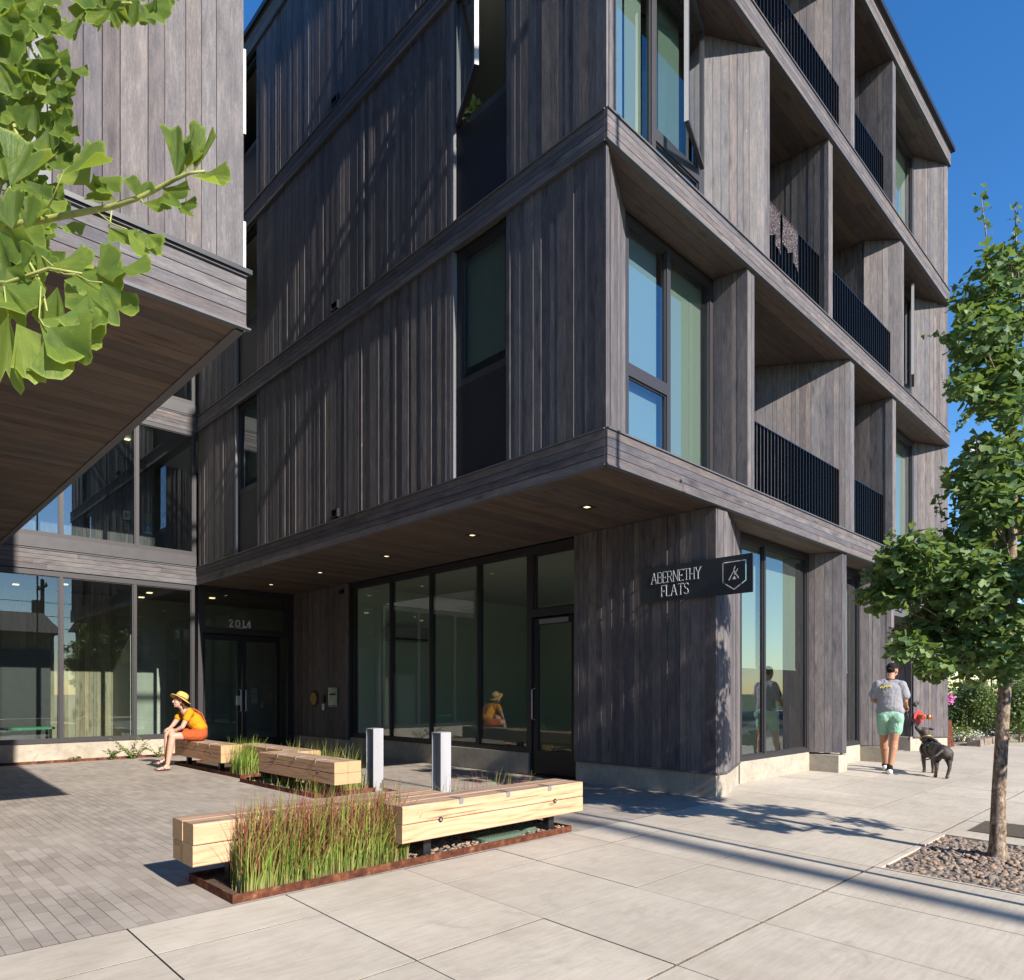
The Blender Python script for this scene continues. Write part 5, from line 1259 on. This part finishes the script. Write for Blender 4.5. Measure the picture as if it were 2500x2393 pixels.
# ================================================================== PEOPLE AND DOG
def ell(c,r3,rot=None,n=14):
    vs=[];fs=[]; c=Vector(c); m=rot or Matrix.Identity(3)
    for i in range(n+1):
        th=math.pi*i/n
        for j in range(2*n):
            ph=math.pi*j/n; vs.append(c+m@Vector((r3[0]*math.sin(th)*math.cos(ph),r3[1]*math.sin(th)*math.sin(ph),r3[2]*math.cos(th))))
    for i in range(n):
        for j in range(2*n):
            j2=(j+1)%(2*n); fs.append((i*2*n+j,i*2*n+j2,(i+1)*2*n+j2,(i+1)*2*n+j) )
    return vs,fs
def cap(p0,r0,p1,r1,n=12,sq=1.):
    p0,p1=Vector(p0),Vector(p1); d=(p1-p0); L=d.length; d=d.normalized() if L>1e-6 else Vector((0,0,1)); a=d.orthogonal().normalized(); b_=d.cross(a); vs=[];fs=[]; rings=[]
    for k in range(7): t=math.pi/2*(1-k/6); rings.append((p0-d*r0*math.sin(t),max(r0*math.cos(t),1e-4)))
    for k in range(7): t=math.pi/2*k/6; rings.append((p1+d*r1*math.sin(t),max(r1*math.cos(t),1e-4)))
    for c,rr in rings:
        for k in range(n): t=2*math.pi*k/n; vs.append(c+(a*math.cos(t)+b_*math.sin(t)*sq)*rr)
    for i in range(len(rings)-1):
        for k in range(n): k2=(k+1)%n; fs.append((i*n+k,i*n+k2,(i+1)*n+k2,(i+1)*n+k))
    fs.append(tuple(range(n))[::-1]); fs.append(tuple((len(rings)-1)*n+k for k in range(n)))
    return vs,fs
def blob(name,prims,mat,parent,vox=.008,sm=6,disp=0.):
    mb=MB()
    for vs,fs in prims: mb.idx(vs,fs)
    o=mb.build(name,mat,parent,True)
    m=o.modifiers.new('r','REMESH'); m.mode='VOXEL'; m.voxel_size=vox; m.use_smooth_shade=True
    m=o.modifiers.new('s','SMOOTH'); m.iterations=sm; m.factor=.5
    if disp:
        tx=bpy.data.textures.new('folds','CLOUDS'); tx.noise_scale=.07; m=o.modifiers.new('d','DISPLACE'); m.texture=tx; m.strength=disp; m.mid_level=.5
    return o
def skinmat(name,c):
    b=NB(name); tc=b.n('TexCoord').outputs['Object']; n=b.noise(tc,12,3)
    return b.done(b.pbsdf(color=b.mix(b.math('MULTIPLY',n,.5),c,(c[0]*.92,c[1]*.72,c[2]*.66)),rough=.5,spec=.35,sss=.05))
M['skin']=skinmat('skin_pale',(.50,.30,.22)); M['skin2']=skinmat('skin_tan',(.38,.205,.125))
def cloth(name,c,v=.12): 
    b=NB(name); tc=b.n('TexCoord').outputs['Object']; n=b.noise(b.vmul(tc,(1,1,.45)),16,4,.6,.6); f=b.noise(tc,400,2)
    return b.done(b.pbsdf(color=b.mix(b.math('MULTIPLY',f,.3),c,tuple(x*.75 for x in c)),rough=.9,spec=.15,normal=b.bump(n,.9,.02)))
M['mustard']=cloth('mustard_knit',(.55,.25,.012)); M['rust']=cloth('rust_cotton',(.36,.080,.024)); M['straw']=cloth('straw',(.58,.38,.12)); M['grey_t']=cloth('grey_jersey',(.28,.28,.305)); M['mint']=cloth('mint_cotton',(.25,.43,.32)); M['hairbr']=cloth('brown_hair',(.10,.05,.03)); M['hairbk']=cloth('black_hair',(.02,.016,.014)); M['sandal']=simple('black_sandal',(.02,.018,.018),.6); M['white_shoe']=simple('white_shoe',(.70,.70,.68),.6,0,.05); M['yel']=simple('yellow_print',(.70,.58,.03),.8,0,.1); M['lip']=simple('lips',(.45,.14,.12),.5); M['eye']=simple('dark_eye',(.03,.02,.015),.3)
def hand(o_,d,up,size=1.,curl=.6,thumb=1):
    """palm plus five bent fingers as capsules; o_=wrist, d=forward"""
    d=Vector(d).normalized(); up=Vector(up); up=(up-d*up.dot(d)).normalized(); s_=d.cross(up); o_=Vector(o_); P=[]; k=size
    P.append(cap(o_,.024*k,o_+d*.045*k,.030*k)); P.append(cap(o_+d*.04*k-s_*.018*k,.016*k,o_+d*.08*k-s_*.026*k,.014*k)); P.append(cap(o_+d*.04*k+s_*.018*k,.016*k,o_+d*.08*k+s_*.026*k,.014*k)); P.append(cap(o_+d*.05*k,.018*k,o_+d*.082*k,.015*k))
    for i,(off,L) in enumerate(((-.030,.058),(-.010,.070),(.010,.066),(.030,.052))):
        a=o_+d*.08*k+s_*off*k; L*=k; c1=curl*.5; b_=a+(d*math.cos(c1)-up*math.sin(c1))*L*.5; c2=curl*1.3; e=b_+(d*math.cos(c2)-up*math.sin(c2))*L*.5
        P.append(cap(a,.0095*k,b_,.0088*k,8)); P.append(cap(b_,.0088*k,e,.0072*k,8))
    a=o_+d*.025*k+s_*thumb*.026*k; b_=a+(d*.7+s_*thumb*.6-up*.2).normalized()*.035*k; e=b_+(d*.9+s_*thumb*.1-up*.4).normalized()*.028*k
    P.append(cap(a,.013*k,b_,.0105*k,8)); P.append(cap(b_,.0105*k,e,.008*k,8)); return P
def face(parent,c,fw,right,upv,k,skin,eyes=True):
    """eyes and mouth as small pieces on the head"""
    fw,right,upv=[Vector(q).normalized() for q in(fw,right,upv)]; c=Vector(c)
    for s_ in(-1,1):
        p_=c+fw*.083*k+right*s_*.031*k+upv*.008*k; mb=MB(); mb.idx(*ell(p_,(.010*k,.010*k,.007*k),None,6)); mb.build('eye','eye',parent,True)
    mb=MB(); mb.idx(*cap(c+fw*.082*k-upv*.055*k-right*.020*k,.0055*k,c+fw*.082*k-upv*.055*k+right*.020*k,.0055*k,8)); mb.build('mouth','lip',parent,True)
def headprims(c,fw,right,upv,k=1.):
    fw,right,upv=[Vector(q).normalized() for q in(fw,right,upv)]; c=Vector(c); m=Matrix((right,fw,upv)).transposed(); P=[]
    P.append(ell(c+upv*.025*k-fw*.012*k,(.074*k,.092*k,.088*k),m)); P.append(ell(c-upv*.035*k+fw*.025*k,(.056*k,.062*k,.072*k),m)); P.append(ell(c-upv*.082*k+fw*.052*k,(.026*k,.026*k,.022*k),m))
    P.append(cap(c+upv*.015*k+fw*.082*k,.009*k,c-upv*.018*k+fw*.103*k,.013*k,8)); P.append(ell(c+upv*.03*k+fw*.072*k,(.045*k,.014*k,.012*k),m))
    for s_ in(-1,1): P.append(ell(c+right*s_*.074*k-upv*.008*k,(.010*k,.020*k,.032*k),m,8)); P.append(ell(c+right*s_*.035*k-upv*.025*k+fw*.058*k,(.025*k,.022*k,.022*k),m,8))
    P.append(cap(c+fw*.078*k-upv*.055*k-right*.018*k,.010*k,c+fw*.078*k-upv*.055*k+right*.018*k,.010*k,8)); return P
# ---- seated woman
W_=thing('person','woman in straw hat, mustard top and rust overalls sitting on the far bench','person',(4.35,12.0,0))
hx=4.062; hc=(hx,12.0,1.112)
fwv=(-1,0,.06); rtv=(0,1,0); upv=(.06,0,1)
sk=headprims(hc,fwv,rtv,upv,.98)
sk+=[cap((4.085,12,1.03),.046,(4.145,12,.97),.052), cap((4.15,12,.95),.07,(4.25,12,.84),.10)]
LK=(3.925,11.915,.545); LA=(3.845,11.90,.085); RK=(3.90,12.07,.615); RA=(3.87,12.03,.20)
sk+=[cap((4.30,11.92,.545),.085,LK,.056),cap(LK,.054,(3.90,11.905,.42),.052),cap((3.90,11.91,.40),.054,LA,.030),
     cap((4.30,12.08,.56),.085,RK,.056),cap(RK,.054,(3.895,12.06,.48),.05),cap((3.895,12.06,.47),.052,RA,.030)]
sk+=[cap(LA,.030,(3.80,11.90,.045),.030),cap((3.86,11.90,.045),.030,(3.72,11.90,.035),.024,sq=.9)]+[cap((3.74,11.90+q,.034),.013,(3.685+abs(q)*.35,11.90+q*1.1,.027),.010,8) for q in(-.03,-.013,.004,.02,.034)]
sk+=[cap(RA,.030,(3.845,12.02,.165),.028),cap((3.87,12.02,.165),.028,(3.755,12.03,.12),.022)]+[cap((3.77,12.03+q,.125),.012,(3.725+abs(q)*.3,12.03+q,.105),.009,8) for q in(-.026,-.01,.006,.022)]
LS=(4.165,11.835,.925); LE=(4.045,11.815,.695); LW=(3.955,11.905,.632)
RS=(4.165,12.165,.925); RE=(4.02,12.17,.715); RW=(3.93,12.06,.668)
sk+=[cap(LS,.050,LE,.036),cap(LE,.036,LW,.024),cap(RS,.050,RE,.036),cap(RE,.036,RW,.024)]
sk+=hand(LW,(-.85,.35,-.35),(-.3,-.2,.9),.85,.9,1)+hand(RW,(-.9,-.3,-.25),(-.2,.1,.95),.85,.8,-1)
blob('body',sk,'skin',W_,.0055,5)
face(W_,hc,fwv,rtv,upv,.98,'skin')
blob('top',[cap((4.385,12,.66),.125,(4.30,12,.80),.125),cap((4.30,12,.78),.128,(4.215,12,.90),.105),cap((4.20,11.90,.915),.068,(4.20,12.10,.915),.068),cap((4.15,12,.955),.062,(4.20,12,.93),.07),
   cap(LS,.064,(4.115,11.825,.83),.060),cap(RS,.064,(4.10,12.168,.84),.060),ell((4.37,12,.68),(.115,.165,.09)),ell((4.18,11.95,.84),(.06,.06,.06)),ell((4.18,12.05,.84),(.06,.06,.06))],'mustard',W_,.007,12,.009)
blob('shorts',[ell((4.375,12,.56),(.125,.185,.13)),cap((4.34,11.905,.55),.105,(4.12,11.92,.555),.088),cap((4.34,12.09,.56),.105,(4.12,12.075,.585),.088),cap((4.39,11.94,.60),.105,(4.39,12.06,.60),.105)],'rust',W_,.007,10,.011)
mb=MB()
for s_ in(-1,1):
    mb.tube([(4.42,12+s_*.07,.68),(4.455,12+s_*.06,.76),(4.395,12+s_*.075,.90),(4.26,12+s_*.10,.985),(4.15,12+s_*.09,.965),(4.13,12+s_*.07,.88),(4.15,12+s_*.06,.78)],.014,8)
mb.build('strap','rust',W_,True)
blob('bib',[cap((4.17,11.95,.76),.045,(4.17,12.05,.76),.045)],'rust',W_,.008,4)
blob('hair',[ell((hx+.035,12,1.10),(.068,.082,.085)),cap((hx+.07,12.0,1.05),.05,(hx+.095,11.97,.96),.032),cap((hx+.03,11.93,1.08),.02,(hx+.05,11.93,1.0),.014),cap((hx+.03,12.07,1.08),.02,(hx+.05,12.07,1.0),.014)],'hairbr',W_,.006,4,.006)
# hat
hb=Vector((.872,0,-.489)); hn=Vector((.489,0,.872)); c0=Vector((4.085,12,1.150)); mb=MB(); n=40; V=[]; prof=[(.172,-.012),(.17,0.0),(.14,.006),(.102,.014),(.098,.05),(.092,.085),(.078,.105),(.05,.118),(.0,.120)]
for (rr,h) in prof:
    for k in range(n):
        a=2*math.pi*k/n; wv=.012*math.sin(2*a+.6)*(rr/.17)**3
        V.append(c0+hb*rr*math.cos(a)+Vector((0,1,0))*rr*math.sin(a)+hn*(h+wv))
fs=[]
for i in range(len(prof)-1):
    for k in range(n): k2=(k+1)%n; fs.append((i*n+k,i*n+k2,(i+1)*n+k2,(i+1)*n+k))
mb.idx(V,fs); h_=mb.build('hat','straw',W_,True); m=h_.modifiers.new('s','SOLIDIFY'); m.thickness=.004
mb=MB(); mb.tube([c0+hb*.1035*math.cos(2*math.pi*k/24)+Vector((0,1,0))*.1035*math.sin(2*math.pi*k/24)+hn*.022 for k in range(25)],.008,6); mb.build('hat_band','hairbr',h_,True)
for (c,l,tz,lab) in (((3.775,11.90),.12,.008,0),((3.805,12.03),.11,.10,1)):
    mb=MB(); a=.5 if lab else 0
    mb.idx(*ell((c[0],c[1],tz+(.0 if not lab else .022)),(l,.042,.010),Matrix.Rotation(-a,3,'Y') if lab else None,10)); mb.tube([(c[0]-.04,c[1]-.04,tz+.01+(.02 if lab else 0)),(c[0]-.05,c[1],tz+.055+(.01 if lab else 0)),(c[0]-.03,c[1]+.045,tz+.01+(.03 if lab else 0))],.006,6); mb.tube([(c[0]+.02,c[1]-.04,tz+.01+(.03 if lab else 0)),(c[0]+.0,c[1],tz+.072+(.0 if lab else 0)),(c[0]+.02,c[1]+.04,tz+.01+(.03 if lab else 0))],.006,6)
    mb.build('sandal','sandal',W_,True)
# ---- walking man
mo=Vector((11.77,3.62,0)); mv=Vector((.955,.297,0)); mr=Vector((.297,-.955,0))
def MP(a,b_,z): q=mo+mr*a+mv*b_; return (q.x,q.y,z)
N_=thing('person','man in grey T-shirt and mint shorts walking away with a dog on a leash','person',(mo.x,mo.y,-.01))
mh=MP(.03,.25,1.60); mfw=(mv+mr*.42+Vector((0,0,-.42))).normalized(); mrt=mfw.cross(Vector((0,0,1))).normalized(); mup=mrt.cross(mfw)
hipL,hipR=MP(-.09,.15,.87),MP(.085,.13,.87); kL,kR=MP(-.088,.28,.51),MP(.055,.10,.51); aL,aR=MP(-.070,.42,.09),MP(-.005,.0,.075)
sk=headprims(mh,mfw,mrt,mup,1.04)
sk+=[cap(MP(.015,.21,1.53),.056,MP(0,.17,1.44),.062)]
sk+=[cap(hipL,.095,kL,.062),cap(kL,.060,MP(-.086,.30,.38),.062),cap(MP(-.086,.30,.40),.062,aL,.036),cap(hipR,.095,kR,.062),cap(kR,.060,MP(.045,.075,.38),.064),cap(MP(.045,.075,.40),.064,aR,.036)]
sL,sR=MP(-.185,.17,1.385),MP(.175,.15,1.375); eL,eR=MP(-.235,.20,1.135),MP(.205,.16,1.125); wL,wR=MP(-.14,.40,1.08),MP(.225,.36,1.06)
sk+=[cap(sL,.056,eL,.042),cap(eL,.041,wL,.028),cap(sR,.056,eR,.042),cap(eR,.041,wR,.028)]
sk+=hand(wR,mv*.6+mr*.1+Vector((0,0,-.5)),mv*.3+Vector((0,0,.7))+mr*.5,1.,1.3,-1)+hand(wL,mv*.7+mr*.5+Vector((0,0,-.2)),Vector((0,0,1)),1.,1.2,1)
blob('body',sk,'skin2',N_,.007,5); face(N_,mh,mfw,mrt,mup,1.04,'skin2')
rotm=Matrix((mr,mv,Vector((0,0,1)))).transposed()
blob('t_shirt',[ell(MP(-.005,.15,1.31+.0*k_-.055*k_),(.186,.118+.002*k_,.125),rotm) for k_ in range(6)]+[cap(MP(-.165,.165,1.38),.076,MP(-.226,.188,1.225),.076),cap(MP(.158,.15,1.37),.080,MP(.202,.16,1.215),.080),cap(MP(-.10,.165,1.42),.055,MP(.09,.155,1.41),.055),cap(MP(-.12,.15,.97),.085,MP(.12,.15,.97),.085)],'grey_t',N_,.008,24,.012)
blob('shorts',[ell(MP(0,.15,.90),(.195,.13,.10),rotm),cap(MP(-.09,.16,.86),.108,MP(-.092,.235,.655),.092),cap(MP(.088,.14,.86),.108,MP(.075,.125,.655),.095),ell(MP(-.09,.09,.86),(.09,.08,.09),rotm),ell(MP(.09,.08,.86),(.09,.08,.09),rotm)],'mint',N_,.008,14,.014)
blob('hair',[ell(Vector(mh)+mup*.045-Vector(mfw)*.024,(.0785,.092,.082),Matrix((mrt,mfw,mup)).transposed()),ell(Vector(mh)-mfw*.045+mup*.0,(.066,.058,.06),Matrix((mrt,mfw,mup)).transposed())],'hairbk',N_,.006,3)
blob('beard',[ell(Vector(mh)-mup*.062+mfw*.045,(.054,.052,.046),Matrix((mrt,mfw,mup)).transposed())],'hairbk',N_,.006,2)
mb=MB(); q=Vector(MP(0,.175,1.452)); mb.tube([q+mr*.068*math.cos(t_)+mv*.062*math.sin(t_)+Vector((0,0,-.02*math.sin(t_))) for t_ in [2*math.pi*i/20 for i in range(21)]],.007,6); mb.build('lanyard','black',N_,True)
mb=MB()
for i in range(9): 
    a=-.135+i*.018; z=1.335+.0035*i+.012*math.sin(i*2.1); mb.idx(*ell(MP(a,.026+abs(a)*.05,z),(.008,.006,.014),rotm,6))
mb.build('print','yel',N_)
for (an,fd,lab) in ((aL,mv,0),(aR,mv,1)):
    a=Vector(an); g=-.012 if lab else .0
    mb=MB(); mb.idx(*cap(a+Vector((0,0,.03)),.043,a-Vector((0,0,.02)),.045)); mb.build('sock','hairbk',N_,True)
    fz=g+.032+(0 if lab else .012)
    blob('shoe',[cap((a.x-mv.x*.045,a.y-mv.y*.045,fz+.012),.042,(a.x+mv.x*.07,a.y+mv.y*.07,fz+.004),.040),cap((a.x+mv.x*.08,a.y+mv.y*.08,fz),.040,(a.x+mv.x*.17,a.y+mv.y*.17,fz-.004),.034),cap((a.x-mv.x*.03,a.y-mv.y*.03,fz),.04,(a.x,a.y,fz+.05),.04)],'white_shoe',N_,.006,3)
    mb=MB(); mb.idx(*ell((a.x-mv.x*.02,a.y-mv.y*.02,fz+.045),(.052,.047,.024),rotm,10)); mb.build('shoe_collar','hairbk',N_,True)
# ---- dog
do=Vector((12.2,3.1,0)); dv=Vector((.969,.246,0)); dr=Vector((.246,-.969,0))
def DP(a,b_,z): q=do+dr*a+dv*b_; return (q.x,q.y,z)
G_=thing('dog','dark grey short haired dog in a harness looking up at the man','dog',(do.x,do.y,-.03))
P=[cap(DP(.10,-.22,.365),.098,DP(.03,-.02,.375),.098),cap(DP(.03,-.02,.37),.105,DP(-.09,.22,.375),.122),ell(DP(.115,-.27,.355),(.10,.09,.105)),ell(DP(-.11,.26,.35),(.115,.12,.13)),
 cap(DP(-.11,.28,.44),.085,DP(-.150,.36,.575),.066),ell(DP(-.165,.385,.625),(.082,.082,.075)),cap(DP(-.19,.375,.635),.052,DP(-.262,.335,.690),.034),cap(DP(-.19,.375,.61),.038,DP(-.255,.34,.665),.026)]
for s_ in(-1,1): P.append(cap(DP(-.135+s_*.055,.40+s_*.01,.675),.024,DP(-.105+s_*.075,.385,.668),.012,8))
P+=[cap(DP(-.165,.27,.36),.052,DP(-.170,.28,.20),.034),cap(DP(-.170,.28,.20),.032,DP(-.160,.30,.05),.024),cap(DP(-.160,.30,.01),.028,DP(-.165,.345,-.0),.026)]
P+=[cap(DP(-.055,.26,.36),.052,DP(-.045,.25,.20),.034),cap(DP(-.045,.25,.20),.032,DP(-.040,.28,.05),.024),cap(DP(-.040,.28,.01),.028,DP(-.042,.325,0),.026)]
P+=[cap(DP(.045,-.25,.34),.082,DP(.0,-.17,.225),.055),cap(DP(.0,-.17,.225),.045,DP(.01,-.33,.13),.026),cap(DP(.01,-.33,.13),.026,DP(-.005,-.30,.02),.022),cap(DP(-.005,-.30,.0),.027,DP(-.012,-.255,-.008),.025)]
P+=[cap(DP(.150,-.27,.34),.082,DP(.165,-.19,.235),.055),cap(DP(.165,-.19,.235),.045,DP(.175,-.37,.14),.026),cap(DP(.175,-.37,.14),.026,DP(.145,-.36,.02),.022),cap(DP(.145,-.36,.0),.027,DP(.14,-.315,-.012),.025)]
P+=[cap(DP(.075,-.35,.385),.022,DP(.0,-.45,.315),.016,8),cap(DP(.0,-.45,.315),.016,DP(-.10,-.46,.255),.012,8),cap(DP(-.10,-.46,.255),.012,DP(-.20,-.40,.235),.007,8)]
def dogmat():
    b=NB('dog_coat'); tc=b.n('TexCoord').outputs['Object']; n=b.noise(tc,9,5,.6); z=b.n('SeparateXYZ',{0:tc}).outputs[2]; f=b.noise(b.vmul(tc,(60,60,20)),3,3)
    c=b.ramp(n,[(.35,(.026,.022,.021)),(.55,(.060,.048,.043)),(.7,(.12,.085,.065))])
    c=b.mix(b.n('MapRange',{0:z,1:.16,2:.05,3:0,4:.55}).outputs[0],c,(.20,.13,.10))
    return b.done(b.pbsdf(color=c,rough=.6,spec=.3,normal=b.bump(f,.3,.003)))
M['dog']=dogmat(); blob('body',P,'dog',G_,.0065,5)
mb=MB(); mb.idx(*ell(DP(-.285,.325,.708),(.014,.014,.012),None,8)); mb.build('nose','hairbk',G_,True)
mb=MB(); q=Vector(DP(-.135,.33,.525)); ax=(Vector(DP(-.150,.36,.575))-Vector(DP(-.11,.28,.44))).normalized(); u=ax.orthogonal().normalized(); v_=ax.cross(u); mb.tube([q+(u*math.cos(t_)+v_*math.sin(t_))*.082 for t_ in [2*math.pi*i/20 for i in range(21)]],.014,8); mb.build('collar','brass',G_,True)
mb=MB()
for (cb,rr) in ((DP(-.02,.09,.375),.118),(DP(-.085,.22,.385),.132)):
    ax=Vector(DP(-.09,.22,.375))-Vector(DP(.03,-.02,.37)); ax.normalize(); u=ax.orthogonal().normalized(); v_=ax.cross(u); mb.tube([Vector(cb)+(u*math.cos(t_)+v_*math.sin(t_))*rr for t_ in [2*math.pi*i/24 for i in range(25)]],.012,6)
mb.tube([DP(.0,.08,.50),DP(-.06,.18,.515),DP(-.09,.25,.52)],.03,8); mb.build('harness','black',G_,True)
hd=Vector(wR)+mv*.06+Vector((0,0,-.05)); dc=Vector(DP(-.185,.36,.56))
mb=MB(); mb.tube([hd+Vector((0,0,.04)),hd,hd.lerp(dc,.35)+Vector((0,0,-.03)),hd.lerp(dc,.7)+Vector((0,0,-.03)),dc],.008,6); mb.tube([hd,hd+Vector((.02,-.03,-.18)),hd+Vector((.03,-.05,-.40)),hd+Vector((.0,-.03,-.52))],.007,6); tag(mb.build('leash','black',None,True),'black leash running from the man\'s hand to the dog\'s collar','leash')
